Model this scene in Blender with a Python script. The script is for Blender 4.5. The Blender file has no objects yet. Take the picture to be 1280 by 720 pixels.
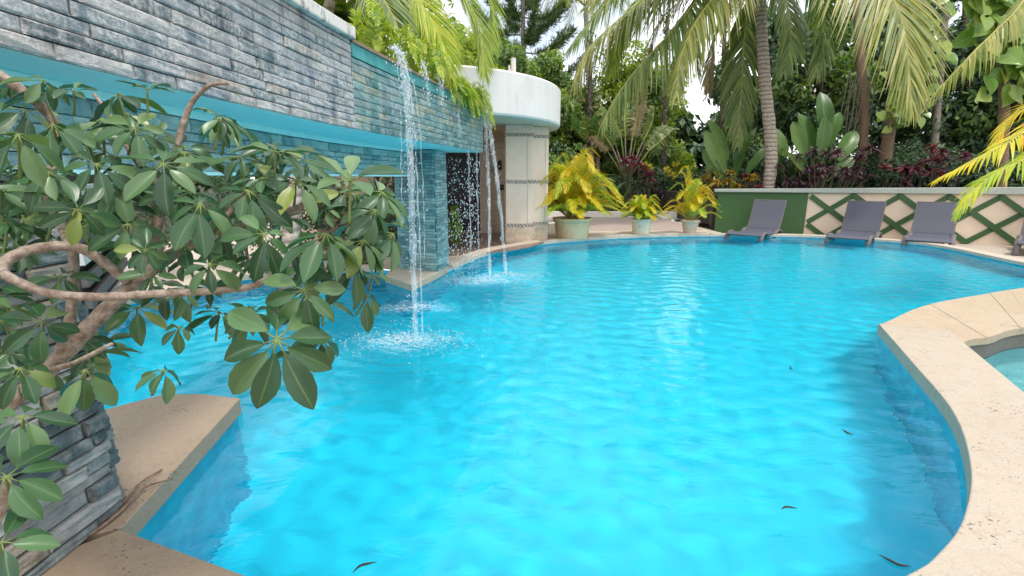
import bpy, bmesh, math, random
import numpy as np
from mathutils import Vector, Matrix
random.seed(7)
rng = np.random.default_rng(11)
S = bpy.context.scene
COL = S.collection
R = math.radians

# ------------------------------------------------------------------ camera, sky, sun, exposure
CAM_H, FPX, TILT = 1.6, 600.0, R(12.95)
cd = bpy.data.cameras.new('camera')
cam = bpy.data.objects.new('camera', cd)
COL.objects.link(cam)
S.camera = cam
cd.sensor_width = 36
cd.lens = 36 * FPX / 1280
cd.clip_start, cd.clip_end = 0.05, 2000
cam.location = (0, 0, CAM_H)
cam.rotation_euler = (R(90) - TILT, 0, 0)

SUN_DIR = Vector((0.20, -0.26, 0.94)).normalized()      # towards the sun
w = bpy.data.worlds.new('World')
S.world = w
w.use_nodes = True
nt = w.node_tree
bg = nt.nodes['Background']
sky = nt.nodes.new('ShaderNodeTexSky')
sky.sky_type = 'NISHITA'
sky.sun_disc = False
sky.sun_elevation = math.asin(SUN_DIR.z)
sky.sun_rotation = math.atan2(SUN_DIR.x, SUN_DIR.y)
sky.air_density, sky.dust_density, sky.ozone_density = 1.0, 2.0, 1.0
# thin white cloud all over the sky
tc = nt.nodes.new('ShaderNodeTexCoord')
cn = nt.nodes.new('ShaderNodeTexNoise')
cn.inputs['Scale'].default_value = 2.6
cn.inputs['Detail'].default_value = 6
cr = nt.nodes.new('ShaderNodeMapRange')
cr.inputs[1].default_value, cr.inputs[2].default_value = 0.36, 0.6
cr.inputs[3].default_value, cr.inputs[4].default_value = 0.25, 1.0
cm = nt.nodes.new('ShaderNodeMix')
cm.data_type = 'RGBA'
cm.inputs[7].default_value = (8.8, 8.7, 8.75, 1)
nt.links.new(tc.outputs['Generated'], cn.inputs['Vector'])
nt.links.new(cn.outputs['Fac'], cr.inputs[0])
nt.links.new(cr.outputs[0], cm.inputs[0])
nt.links.new(sky.outputs[0], cm.inputs[6])
nt.links.new(cm.outputs[2], bg.inputs['Color'])
bg.inputs['Strength'].default_value = 0.135

sl = bpy.data.lights.new('sun', 'SUN')
sl.energy = 1.5
sl.angle = R(10)
sl.color = (1, 0.95, 0.88)
sl.cycles.is_caustics_light = True
so = bpy.data.objects.new('sun', sl)
COL.objects.link(so)
so.location = (0, 0, 30)
so.rotation_euler = SUN_DIR.to_track_quat('Z', 'Y').to_euler()

S.view_settings.view_transform = 'Standard'
S.view_settings.look = 'None'
S.view_settings.exposure = 0.72
S.view_settings.gamma = 1
S.cycles.use_denoising = True
S.cycles.max_bounces = 10
S.cycles.transparent_max_bounces = 24
S.cycles.caustics_refractive = True
S.cycles.caustics_reflective = False
S.cycles.sample_clamp_indirect = 6

# ------------------------------------------------------------------ helpers
ct, st = math.cos(TILT), math.sin(TILT)
def ray(px, py):
    u, v = (px - 640) / FPX, (360 - py) / FPX
    return np.array([u, ct + v * st, v * ct - st])
def W(px, py, dep):                      # a point dep metres ahead of where the photographer stood
    return np.array([0, 0, CAM_H]) + ray(px, py) * dep
def G(px, py, z=0.0):                    # a point on the level plane z
    d = ray(px, py)
    return np.array([0, 0, CAM_H]) + d * ((z - CAM_H) / d[2])
def nrm(a):
    a = np.asarray(a, float)
    return a / (np.linalg.norm(a, axis=-1, keepdims=True) + 1e-9)
UP = np.array([0, 0, 1.0])

class Geo:
    def __init__(s): s.v, s.f, s.m, s.r, s.n = [], [], [], [], 0
    def add(s, v, f, mi=0, rib=None):
        v = np.asarray(v, float).reshape(-1, 3)
        if isinstance(f, np.ndarray): fs = [f]
        else:
            d = {}
            for q in f: d.setdefault(len(q), []).append(q)
            fs = [np.array(x) for x in d.values()]
        for a in fs:
            s.f.append(a + s.n); s.m.append(np.full(len(a), mi))
        s.v.append(v); s.r.append(np.zeros(len(v)) if rib is None else np.asarray(rib, float)); s.n += len(v)
        return s
    def join(s, g, M=None):
        for a, m in zip(g.f, g.m): s.f.append(a + s.n); s.m.append(m)
        for a, r in zip(g.v, g.r): s.v.append(a if M is None else a @ M[:3, :3].T + M[:3, 3]); s.r.append(r)
        s.n += g.n
        return s
    def mesh(s, name, mats, smooth=False):
        me = bpy.data.meshes.new(name)
        V = np.concatenate(s.v)
        me.vertices.add(len(V)); me.vertices.foreach_set('co', V.astype(np.float32).ravel())
        tot = np.concatenate([np.full(len(a), a.shape[1]) for a in s.f])
        loops = np.concatenate([a.ravel() for a in s.f])
        me.loops.add(len(loops)); me.loops.foreach_set('vertex_index', loops.astype(np.int32))
        me.polygons.add(len(tot))
        me.polygons.foreach_set('loop_start', np.concatenate([[0], np.cumsum(tot)[:-1]]).astype(np.int32))
        me.polygons.foreach_set('material_index', np.concatenate(s.m).astype(np.int32))
        me.polygons.foreach_set('use_smooth', np.full(len(tot), smooth))
        for m in (mats if isinstance(mats, (list, tuple)) else [mats]): me.materials.append(m)
        at = me.attributes.new('rib', 'FLOAT', 'POINT')
        at.data.foreach_set('value', np.concatenate(s.r).astype(np.float32))
        me.update(calc_edges=True)
        return me
    def build(s, name, mats, parent=None, smooth=False):
        return link(name, s.mesh(name, mats, smooth), parent)

def link(name, me, parent=None):
    o = bpy.data.objects.new(name, me)
    COL.objects.link(o)
    if parent is not None:
        o.parent = parent
        o.matrix_parent_inverse = Matrix.Translation(-Vector(parent.location)) if parent.parent is None else Matrix.Identity(4)
    return o
def thing(name, label, cat, loc=(0, 0, 0), group=None):
    o = bpy.data.objects.new(name, None)
    COL.objects.link(o)
    o.location = loc
    o.empty_display_size = 0.1
    return tag(o, label, cat, group, 'thing' if cat else None)
def tag(o, label=None, cat=None, group=None, kind=None):
    if label: o['label'] = label
    if cat: o['category'] = cat
    if group: o['group'] = group
    if kind: o['kind'] = kind
    return o
def bevel(o, wd, seg=2):
    b = o.modifiers.new('bevel', 'BEVEL'); b.width = wd; b.segments = seg; b.limit_method = 'ANGLE'; b.angle_limit = R(40)
    return o

def box(c, s, rz=0):
    x, y, z = np.array(s) / 2
    v = np.array([(a * x, b * y, d * z) for d in (-1, 1) for a, b in ((-1, -1), (1, -1), (1, 1), (-1, 1))])
    if rz:
        q = np.array([[math.cos(rz), -math.sin(rz), 0], [math.sin(rz), math.cos(rz), 0], [0, 0, 1]]); v = v @ q.T
    return v + np.array(c), np.array([(0, 3, 2, 1), (4, 5, 6, 7), (0, 1, 5, 4), (1, 2, 6, 5), (2, 3, 7, 6), (3, 0, 4, 7)])
def tube(P, r, k=6, cap=True):
    P = np.asarray(P, float); n = len(P)
    r = np.full(n, r) if np.isscalar(r) else np.asarray(r, float)
    T = nrm(np.gradient(P, axis=0))
    a = np.array([0, 0, 1.0]) if abs(T[0][2]) < .9 else np.array([1.0, 0, 0])
    N = nrm(np.cross(T[0], a)); V = []
    for i in range(n):
        N = nrm(N - T[i] * np.dot(N, T[i])); B = np.cross(T[i], N)
        for j in range(k):
            t = 2 * math.pi * j / k
            V.append(P[i] + r[i] * (math.cos(t) * N + math.sin(t) * B))
    F = [(i * k + j, i * k + (j + 1) % k, (i + 1) * k + (j + 1) % k, (i + 1) * k + j) for i in range(n - 1) for j in range(k)]
    if cap: F += [tuple(range(k - 1, -1, -1)), tuple((n - 1) * k + j for j in range(k))]
    return np.array(V), F
def spline(P, n=8, closed=False):       # Catmull-Rom through the points
    P = np.asarray(P, float)
    if closed: Q = np.concatenate([P[-1:], P, P[:2]])
    else: Q = np.concatenate([2 * P[:1] - P[1:2], P, 2 * P[-1:] - P[-2:-1]])
    out = []
    for i in range(1, len(Q) - 2):
        p0, p1, p2, p3 = Q[i - 1:i + 3]
        for t in np.linspace(0, 1, n, endpoint=False):
            out.append(.5 * (2 * p1 + (p2 - p0) * t + (2 * p0 - 5 * p1 + 4 * p2 - p3) * t * t + (3 * p1 - p0 - 3 * p2 + p3) * t ** 3))
    if not closed: out.append(P[-1])
    return np.array(out)
def prism(poly, z0, z1):
    p = np.asarray(poly, float)[:, :2]
    if np.sum(p[:, 0] * np.roll(p[:, 1], -1) - p[:, 1] * np.roll(p[:, 0], -1)) < 0: p = p[::-1]
    n = len(p)
    v = np.concatenate([np.c_[p, np.full(n, z0)], np.c_[p, np.full(n, z1)]])
    f = [tuple(range(n - 1, -1, -1)), tuple(range(n, 2 * n))] + [(i, (i + 1) % n, n + (i + 1) % n, n + i) for i in range(n)]
    return v, f
def lathe(prof, k=24, c=(0, 0, 0)):
    V = [(r * math.cos(2 * math.pi * j / k) + c[0], r * math.sin(2 * math.pi * j / k) + c[1], z + c[2]) for r, z in prof for j in range(k)]
    F = [(i * k + j, i * k + (j + 1) % k, (i + 1) * k + (j + 1) % k, (i + 1) * k + j) for i in range(len(prof) - 1) for j in range(k)]
    return V, F
def fill(loops, z):                      # flat sheet with holes
    bm = bmesh.new()
    for L in loops:
        vs = [bm.verts.new((p[0], p[1], z)) for p in L]
        for i in range(len(vs)): bm.edges.new((vs[i], vs[(i + 1) % len(vs)]))
    bmesh.ops.triangle_fill(bm, use_beauty=True, use_dissolve=False, edges=bm.edges[:], normal=(0, 0, 1))
    bm.verts.index_update()
    v = np.array([q.co[:] for q in bm.verts]); f = [tuple(q.index for q in a.verts) for a in bm.faces]
    bm.free()
    return v, f
def inside(x, y, poly):
    p = np.asarray(poly)[:, :2]; c = np.zeros(x.shape, bool); j = len(p) - 1
    for i in range(len(p)):
        xi, yi = p[i]; xj, yj = p[j]
        if yi != yj: c ^= ((yi > y) != (yj > y)) & (x < (xj - xi) * (y - yi) / (yj - yi) + xi)
        j = i
    return c

# ------------------------------------------------------------------ materials
class NT:
    def __init__(s, name):
        s.m = bpy.data.materials.new(name); s.m.use_nodes = True; s.t = s.m.node_tree
        s.b = s.t.nodes['Principled BSDF']; s.o = s.t.nodes['Material Output']
    def n(s, typ, **k):
        q = s.t.nodes.new('ShaderNode' + typ)
        for a, b in k.items(): setattr(q, a, b)
        return q
    def l(s, a, b): s.t.links.new(a, b)
    def pos(s): return s.n('NewGeometry').outputs['Position']
    def scaled(s, vec, sc):
        q = s.n('Mapping'); q.inputs['Scale'].default_value = sc if isinstance(sc, (tuple, list)) else (sc,) * 3; s.l(vec, q.inputs[0]); return q.outputs[0]
    def noise(s, vec, scale, detail=4, rough=.55):
        q = s.n('TexNoise'); q.inputs['Scale'].default_value = scale; q.inputs['Detail'].default_value = detail; q.inputs['Roughness'].default_value = rough
        if vec is not None: s.l(vec, q.inputs['Vector'])
        return q.outputs['Fac']
    def rng(s, x, a, b, c=0, d=1):
        q = s.n('MapRange'); s.l(x, q.inputs[0])
        for i, v in enumerate((a, b, c, d)): q.inputs[i + 1].default_value = v
        return q.outputs[0]
    def ramp(s, x, stops, const=False):
        q = s.n('ValToRGB'); e = q.color_ramp.elements
        if const: q.color_ramp.interpolation = 'CONSTANT'
        while len(e) < len(stops): e.new(.5)
        for el, (p, c) in zip(e, stops): el.position = p; el.color = (*c, 1)
        if x is not None: s.l(x, q.inputs[0])
        return q.outputs[0]
    def mix(s, f, a, b, mode='MIX'):
        q = s.n('Mix', data_type='RGBA', blend_type=mode)
        for sock, v in ((q.inputs[0], f), (q.inputs[6], a), (q.inputs[7], b)):
            if hasattr(v, 'links'): s.l(v, sock)
            else: sock.default_value = v if not isinstance(v, (tuple, list)) else (*v[:3], 1)
        return q.outputs[2]
    def math(s, op, a, b=0.0):
        q = s.n('Math', operation=op)
        for i, v in enumerate((a, b)):
            if hasattr(v, 'links'): s.l(v, q.inputs[i])
            else: q.inputs[i].default_value = v
        return q.outputs[0]
    def bump(s, h, strength=.3, dist=.02):
        q = s.n('Bump'); q.inputs['Strength'].default_value = strength; q.inputs['Distance'].default_value = dist
        s.l(h, q.inputs['Height']); s.l(q.outputs[0], s.b.inputs['Normal']); return q
    def col(s, c):
        if hasattr(c, 'links'): s.l(c, s.b.inputs['Base Color'])
        else: s.b.inputs['Base Color'].default_value = (*c, 1)
    def set(s, **k):
        for a, b in k.items(): s.b.inputs[a.replace('_', ' ')].default_value = b
        return s
    def rand(s):                         # differs from object to object and from loose piece to loose piece
        a = s.n('ObjectInfo').outputs['Random']; b = s.n('NewGeometry').outputs['Random Per Island']
        return s.math('FRACT', s.math('ADD', a, b))

def plain(name, c, rough=.6, var=.12, scale=8, bump=0.0, **k):
    t = NT(name)
    f = t.noise(t.pos(), scale)
    t.col(t.mix(f, tuple(x * (1 - var * 1.6) for x in c), tuple(min(1, x * (1 + var * 1.6)) for x in c)))
    t.set(Roughness=rough, **k)
    if bump: t.bump(t.noise(t.pos(), scale * 6), bump, .01)
    return t.m

def stone_mat(name, stops, lime=.3, rough=.72, wet=0.0):
    t = NT(name); p = t.pos()
    base = t.ramp(t.rand(), stops)
    n1 = t.noise(t.scaled(p, (9, 9, 16)), 1.0, 6, .65)
    base = t.mix(.85, base, t.ramp(n1, [(.25, (.45, .45, .47)), (.5, (.95, .95, .95)), (.75, (1.5, 1.45, 1.4))]), 'MULTIPLY')
    n2 = t.noise(t.scaled(p, (5, 5, 1.4)), 1.0, 5, .7)
    lm = t.rng(n2, .5 - .12 * lime, .74 - .2 * lime, 0, .35 + .5 * lime)
    fine = t.rng(t.noise(p, 45, 3), .35, .65, .25, 1)
    base = t.mix(t.math('MULTIPLY', lm, fine), base, (.62, .62, .60))
    t.col(base); t.set(Roughness=rough)
    h = t.math('ADD', t.noise(t.scaled(p, (14, 14, 22)), 1.0, 6, .7), t.math('MULTIPLY', n2, .4))
    t.bump(h, .85, .03)
    if wet: t.set(Coat_Weight=wet, Coat_Roughness=.1)
    return t.m
BLUE = [(0, (.055, .08, .095)), (.14, (.09, .135, .15)), (.3, (.16, .215, .25)), (.5, (.25, .285, .33)), (.68, (.33, .345, .36)), (.8, (.36, .29, .225)), (.9, (.30, .33, .32)), (1, (.42, .42, .41))]
TEAL = [(0, (.06, .18, .19)), (.25, (.12, .28, .29)), (.5, (.20, .37, .37)), (.75, (.31, .35, .27)), (.9, (.16, .29, .33)), (1, (.27, .39, .40))]
M_stone = stone_mat('slate_ledger', BLUE, 1.05)
M_stone_wet = stone_mat('wet_slate_tile', TEAL, .4, .45, .4)
M_stone_pillar = stone_mat('teal_slate_strip', [(0, (.08, .22, .25)), (.5, (.19, .40, .42)), (1, (.34, .52, .52))], .15, .5, .3)
M_stone_inner = stone_mat('pale_teal_slate', [(0, (.14, .30, .32)), (.5, (.28, .48, .48)), (1, (.42, .58, .56))], .3, .55)
M_stone_col = stone_mat('column_ledger', [(0, (.05, .075, .08)), (.25, (.10, .135, .14)), (.5, (.20, .225, .225)), (.68, (.29, .25, .19)), (.85, (.24, .27, .27)), (1, (.34, .34, .32))], .25, .6)
M_mortar = plain('dark_mortar', (.035, .045, .05), .9)

def travertine(name, c, dark=1.0, stain=.25, wet=0):
    t = NT(name); p = t.pos()
    n1 = t.noise(p, 2.2, 6, .6); n2 = t.noise(t.scaled(p, (5, 26, 9)), 1.0, 5, .6)
    base = t.mix(n1, tuple(x * .86 for x in c), tuple(min(.8, x * 1.14) for x in c))
    base = t.mix(t.rng(n2, .42, .7, 0, .45), base, (c[0] * 1.06, c[1] * .9, c[2] * .74))
    fine = t.noise(p, 85, 5, .7)
    base = t.mix(t.rng(fine, .34, .66, 0, .55), base, tuple(x * .6 for x in c))
    base = t.mix(t.rng(t.noise(p, 16, 5, .7), .5, .72, 0, .45), base, (c[0] * .62, c[1] * .55, c[2] * .48))
    st_ = t.rng(t.noise(p, 1.1, 5, .65), .52, .75, 0, stain)
    base = t.mix(st_, base, (c[0] * .5, c[1] * .42, c[2] * .35))
    v = t.n('TexVoronoi'); v.inputs['Scale'].default_value = 1.0; wq = t.n('VectorMath', operation='MULTIPLY_ADD'); nz = t.n('TexNoise'); nz.inputs['Scale'].default_value = 40; t.l(p, nz.inputs['Vector']); t.l(nz.outputs['Color'], wq.inputs[0]); wq.inputs[1].default_value = (.035, .035, .035); t.l(p, wq.inputs[2]); t.l(t.scaled(wq.outputs[0], (24, 52, 52)), v.inputs['Vector'])
    keep = t.noise(p, 3.3, 3)
    thr = t.rng(keep, .42, .72, .02, .33)
    d = t.math('SUBTRACT', v.outputs['Distance'], thr)
    pit = t.rng(d, -.03, .03, 1, 0)
    base = t.mix(t.math('MULTIPLY', pit, .7 * dark), base, (.07, .05, .04))
    t.col(base); t.set(Roughness=.62)
    h = t.math('SUBTRACT', t.math('MULTIPLY', fine, .3), pit)
    t.bump(h, .55, .008)
    return t.m
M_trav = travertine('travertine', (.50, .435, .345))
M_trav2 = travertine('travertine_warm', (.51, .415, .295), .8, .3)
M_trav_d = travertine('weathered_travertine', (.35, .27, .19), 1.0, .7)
M_trav_shade = travertine('shade_grey_travertine', (.17, .155, .135), 1.0, .4)  # travertine with the shade below the plunge pool coping put into its colour
M_deck = travertine('pale_stone_deck', (.60, .52, .43), .4, .15)
M_lower = travertine('lower_deck_stone', (.55, .48, .40), .4, .2)

def brickm(name, c1, c2, mortar, sc, bw=.5, rh=.25, ms=.015, rough=.7, vec=None):
    t = NT(name); b = t.n('TexBrick'); b.inputs['Scale'].default_value = sc
    b.inputs['Brick Width'].default_value = bw; b.inputs['Row Height'].default_value = rh; b.inputs['Mortar Size'].default_value = ms
    b.inputs['Color1'].default_value = (*c1, 1); b.inputs['Color2'].default_value = (*c2, 1); b.inputs['Mortar'].default_value = (*mortar, 1)
    p = t.pos()
    if vec:                              # wall: x along, z up
        q = t.n('SeparateXYZ'); t.l(p, q.inputs[0]); r = t.n('CombineXYZ'); t.l(q.outputs[vec[0]], r.inputs[0]); t.l(q.outputs[vec[1]], r.inputs[1]); p2 = r.outputs[0]
    else: p2 = p
    t.l(p2, b.inputs['Vector'])
    t.col(t.mix(t.rng(t.noise(p, 5), .3, .7, 0, .5), b.outputs['Color'], tuple(x * .82 for x in c1))); t.set(Roughness=rough)
    t.bump(b.outputs['Fac'], -.5, .01)
    return t.m
M_path = brickm('paver_path', (.40, .32, .27), (.46, .37, .31), (.25, .2, .17), 3.2)
M_block = brickm('cream_block', (.64, .52, .38), (.70, .58, .44), (.42, .33, .24), 2.6, .9, .42, .02, .7, ('X', 'Z'))
M_white = plain('white_render', (.72, .695, .655), .7, .04, 3, .15)
t = NT('streaked_white_render'); _p = t.pos()
_n = t.math('MULTIPLY', t.rng(t.noise(t.scaled(_p, (5, 5, .5)), 1.0, 5, .6), .42, .72), t.rng(t.noise(_p, 2.2, 4), .35, .7))
t.col(t.mix(_n, (.73, .705, .665), (.50, .48, .44))); t.set(Roughness=.75); t.bump(t.noise(_p, 30, 4), .2, .01); M_fascia = t.m
M_cream = plain('cream_stone', (.78, .62, .49), .6, .07, 5, .1)
M_creamb = plain('stained_cream_stone', (.56, .44, .33), .7, .3, 9, .3)
M_kerb = plain('kerb_white', (.72, .70, .66), .7, .08)
M_floor = plain('brown_floor_tile', (.20, .14, .115), .25, .15)
M_door = plain('dark_timber', (.03, .022, .02), .45, .3)
M_doorframe = plain('pink_stone_frame', (.58, .45, .38), .6, .1)
M_black = plain('black_metal', (.02, .02, .022), .4, .1)
M_greenw = plain('green_paint', (.038, .105, .026), .6, .1, 5, .2)
M_greens = plain('green_timber', (.035, .095, .028), .55, .15, 9, .2)
M_beige = plain('beige_render', (.70, .57, .43), .8, .06, 4, .25)
M_cap = plain('cap_stone', (.36, .39, .34), .5, .08)
M_soffit = plain('turquoise_plaster', (.58, .95, .97), .5, .06, 2.5, .04)
M_spill = plain('teal_spill_glaze', (.08, .33, .34), .2, .35, 6, .2)
M_lip = plain('brown_lip', (.26, .19, .13), .6, .3, 9, .2)
M_wallcap = NT('stained_cap'); _p = M_wallcap.pos()
M_wallcap.col(M_wallcap.mix(M_wallcap.rng(M_wallcap.noise(M_wallcap.scaled(_p, (6, 6, 3)), 1.6, 6, .7), .5, .66), (.70, .67, .62), (.15, .14, .12)))
M_wallcap.set(Roughness=.8); M_wallcap = M_wallcap.m
M_terra = plain('cream_planter', (.74, .54, .33), .6, .12, 6, .15)
M_terra2 = plain('pink_planter', (.68, .46, .33), .65, .1, 7, .15)
M_soil = plain('soil', (.05, .035, .025), .95, .3, 12, .4)
t = NT('mulch_bed'); _p = t.pos()
t.col(t.ramp(t.noise(_p, 3, 8, .7), [(.3, (.018, .02, .012)), (.55, (.05, .04, .028)), (.75, (.05, .075, .025))])); t.set(Roughness=.95); t.bump(t.noise(_p, 9, 6), .8, .1)
M_bed = t.m
t = NT('chipped_planter'); _p = t.pos()
_m = t.rng(t.noise(_p, 11, 5, .65), .6, .66)
t.col(t.mix(_m, (.74, .68, .55), (.2, .16, .1))); t.set(Roughness=.75); M_chip = t.m

# woven lounger
t = NT('grey_weave'); _p = t.n('TexCoord').outputs['Object']
wv = t.n('TexWave', wave_type='BANDS', bands_direction='Z'); wv.inputs['Scale'].default_value = 22; t.l(_p, wv.inputs['Vector'])
wv2 = t.n('TexWave', wave_type='BANDS', bands_direction='X'); wv2.inputs['Scale'].default_value = 22; t.l(_p, wv2.inputs['Vector'])
_h = t.math('ADD', wv.outputs['Fac'], wv2.outputs['Fac'])
t.col(t.ramp(t.math('MULTIPLY', _h, .5), [(0, (.05, .053, .074)), (.5, (.09, .095, .128)), (1, (.12, .125, .165))])); t.set(Roughness=.55); t.bump(_h, .5, .006)
M_weave = t.m
M_weaved = plain('brown_grey_weave', (.13, .115, .115), .6, .25, 40, .3)

# pool
t = NT('pool_plaster'); _p = t.pos()
t.col(t.mix(t.noise(_p, 1.3, 5), (.012, .70, .95), (.016, .77, .99))); t.set(Roughness=.6)
M_pool = t.m
t = NT('pool_wall_tile'); _p = t.pos()
t.col(t.mix(t.rng(t.noise(_p, 5, 5), .35, .65), (.015, .42, .62), (.03, .62, .80))); t.set(Roughness=.5)
M_poolwall = t.m
M_tubtile = brickm('tub_tile', (.30, .62, .66), (.40, .72, .74), (.25, .5, .53), 7, .5, .5, .02, .4)
t = NT('water'); t.t.nodes.remove(t.b)
g = t.n('BsdfGlass'); g.inputs['IOR'].default_value = 1.33; g.inputs['Roughness'].default_value = 0; g.inputs['Color'].default_value = (.80, .985, 1, 1)
t.l(g.outputs[0], t.o.inputs[0])
bp = t.n('Bump'); bp.inputs['Strength'].default_value = .22; bp.inputs['Distance'].default_value = .02
_p = t.pos()
t.l(t.math('ADD', t.noise(t.scaled(_p, (7, 14, 5)), 1.0, 3, .55), t.math('MULTIPLY', t.noise(t.scaled(_p, (16, 26, 5)), 1.0, 2), .3)), bp.inputs['Height']); t.l(bp.outputs[0], g.inputs['Normal'])
M_water = t.m
def spray(name, alpha, streak=None):
    t = NT(name); t.col((.86, .93, .96)); t.set(Roughness=.08, IOR=1.33)
    if streak:
        a = t.rng(t.noise(t.scaled(t.pos(), streak), 1.0, 4, .6), .38, .66, alpha * .25, min(1, alpha * 1.7)); t.l(a, t.b.inputs['Alpha'])
    else: t.b.inputs['Alpha'].default_value = alpha
    return t.m
M_stream = spray('falling_water', .2, (26, 26, 2.2))
M_drop = spray('water_drop', .62)
M_foam = spray('white_foam', .75, (30, 30, 30))
t = NT('foam_patch'); _p = t.pos(); t.col((.88, .94, .96)); t.set(Roughness=.3)
_a = t.n('Attribute', attribute_name='rib'); _f = t.math('MULTIPLY', t.rng(t.noise(t.scaled(_p, (9, 22, 9)), 1.0, 7, .72), .46, .62), _a.outputs['Fac']); t.l(t.math('MULTIPLY', _f, .8), t.b.inputs['Alpha']); t.bump(t.noise(_p, 40, 4), .6, .02)
M_foamp = t.m

def leaf_mat(name, stops, rough=.45, trans=.25, rib=None, spec=.5, tcol=None):
    t = NT(name)
    c = t.ramp(t.rand(), stops)
    c = t.mix(t.rng(t.noise(t.pos(), 7, 3), .3, .7, 0, .5), c, t.mix(1.0, c, (.62, .68, .6), 'MULTIPLY'))
    if rib:
        a = t.n('Attribute', attribute_name='rib'); f = t.rng(a.outputs['Fac'], .88, .98, 0, .5); c = t.mix(f, c, rib)
    t.col(c); t.set(Roughness=rough, Specular_IOR_Level=spec)
    if trans:
        tr = t.n('BsdfTranslucent'); t.l(t.mix(1.0, c, tcol or (1.5, 1.7, .7), 'MULTIPLY'), tr.inputs[0])
        mx = t.n('MixShader'); mx.inputs[0].default_value = trans
        t.l(t.b.outputs[0], mx.inputs[1]); t.l(tr.outputs[0], mx.inputs[2]); t.l(mx.outputs[0], t.o.inputs[0])
    return t.m
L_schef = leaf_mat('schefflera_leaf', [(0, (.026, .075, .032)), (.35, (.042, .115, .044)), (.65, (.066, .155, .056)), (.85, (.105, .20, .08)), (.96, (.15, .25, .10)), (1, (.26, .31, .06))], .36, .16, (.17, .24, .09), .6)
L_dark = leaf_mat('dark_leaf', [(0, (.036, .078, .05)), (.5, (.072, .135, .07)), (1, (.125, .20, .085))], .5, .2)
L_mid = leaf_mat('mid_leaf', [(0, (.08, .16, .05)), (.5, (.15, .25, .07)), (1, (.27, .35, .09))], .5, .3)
L_lime = leaf_mat('lime_leaf', [(0, (.14, .23, .025)), (.5, (.28, .38, .045)), (1, (.45, .48, .07))], .5, .35)
L_flame = leaf_mat('orange_tinged_leaf', [(0, (.09, .18, .045)), (.5, (.16, .26, .07)), (.75, (.3, .3, .1)), (.85, (.55, .28, .14)), (1, (.5, .22, .13))], .55, .3)
L_coco = leaf_mat('coconut_leaf', [(0, (.17, .22, .06)), (.5, (.31, .34, .09)), (.85, (.45, .42, .12)), (1, (.52, .44, .2))], .42, .3)
L_cocog = leaf_mat('green_coconut_leaf', [(0, (.09, .16, .045)), (.5, (.17, .25, .07)), (1, (.31, .34, .1))], .42, .3)
L_dry = leaf_mat('dry_palm_leaf', [(0, (.30, .22, .14)), (.6, (.42, .33, .2)), (1, (.45, .40, .16))], .7, .25, tcol=(1.1, 1, .8))
L_rach = plain('yellow_stalk', (.42, .38, .09), .5, .15)
L_areca = leaf_mat('areca_leaf', [(0, (.42, .46, .02)), (.4, (.66, .58, .02)), (.75, (.78, .58, .02)), (1, (.80, .46, .02))], .42, .35, tcol=(1.3, 1.2, .5))
L_arecag = leaf_mat('areca_green_leaf', [(0, (.22, .34, .025)), (.5, (.42, .50, .035)), (1, (.62, .55, .04))], .42, .35)
L_bop = leaf_mat('paddle_leaf', [(0, (.07, .16, .04)), (.6, (.13, .25, .07)), (1, (.21, .32, .09))], .35, .25, (.26, .33, .13))
L_pothos = leaf_mat('pothos_leaf', [(0, (.14, .28, .05)), (.4, (.24, .38, .07)), (.85, (.36, .45, .12)), (1, (.62, .56, .15))], .32, .25, (.35, .42, .18))
L_red = leaf_mat('red_cordyline_leaf', [(0, (.09, .025, .045)), (.45, (.20, .04, .07)), (.8, (.36, .07, .10)), (1, (.48, .15, .13))], .45, .2, tcol=(1.4, .8, .8))
L_purple = leaf_mat('purple_cordyline_leaf', [(0, (.05, .022, .04)), (.5, (.11, .04, .07)), (.85, (.18, .07, .09)), (1, (.13, .12, .07))], .45, .15, tcol=(1.3, .8, .9))
L_croton = leaf_mat('golden_croton_leaf', [(0, (.12, .17, .02)), (.4, (.40, .30, .03)), (.8, (.52, .28, .04)), (1, (.36, .12, .03))], .45, .25)
L_fern = leaf_mat('fern_leaf', [(0, (.22, .33, .025)), (.5, (.38, .48, .04)), (1, (.55, .55, .06))], .5, .35)
L_needle = leaf_mat('pine_needle', [(0, (.04, .085, .035)), (.5, (.09, .16, .05)), (.85, (.18, .26, .06)), (1, (.25, .30, .08))], .55, .1)
L_deb = leaf_mat('dead_leaf', [(0, (.02, .015, .012)), (1, (.05, .035, .02))], .6, 0)
L_yflower = leaf_mat('yellow_flower', [(0, (.55, .48, .03)), (1, (.7, .6, .1))], .5, .2)

def bark(name, c1, c2, ring=0, scale=10, rings_scale=5):
    t = NT(name); p = t.pos()
    n1 = t.noise(p, scale, 6, .65)
    c = t.mix(t.rng(n1, .32, .68), c1, c2)
    h = n1
    if ring:
        wv = t.n('TexWave', wave_type='BANDS', bands_direction='Z'); wv.inputs['Scale'].default_value = rings_scale; wv.inputs['Distortion'].default_value = 2.2; wv.inputs['Detail'].default_value = 3; wv.inputs['Detail Scale'].default_value = 2.0
        t.l(p, wv.inputs['Vector']); f = t.rng(wv.outputs['Fac'], .0, .42, ring, 0)
        c = t.mix(f, c, tuple(x * .4 for x in c1)); h = t.math('ADD', n1, wv.outputs['Fac'])
    t.col(c); t.set(Roughness=.85); t.bump(h, .6, .02)
    return t.m
B_schef = bark('schefflera_bark', (.16, .105, .07), (.46, .38, .31), .0, 42)
B_palm = bark('palm_bark', (.40, .31, .25), (.64, .53, .46), .75, 12, 2.1)
B_dark = bark('dark_bark', (.05, .035, .026), (.13, .09, .065), 0, 6)
B_grey = bark('grey_fibre', (.16, .13, .10), (.32, .27, .22), 0, 10)
B_red = bark('red_brown_stem', (.13, .075, .05), (.30, .20, .13), 0, 26)

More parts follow.
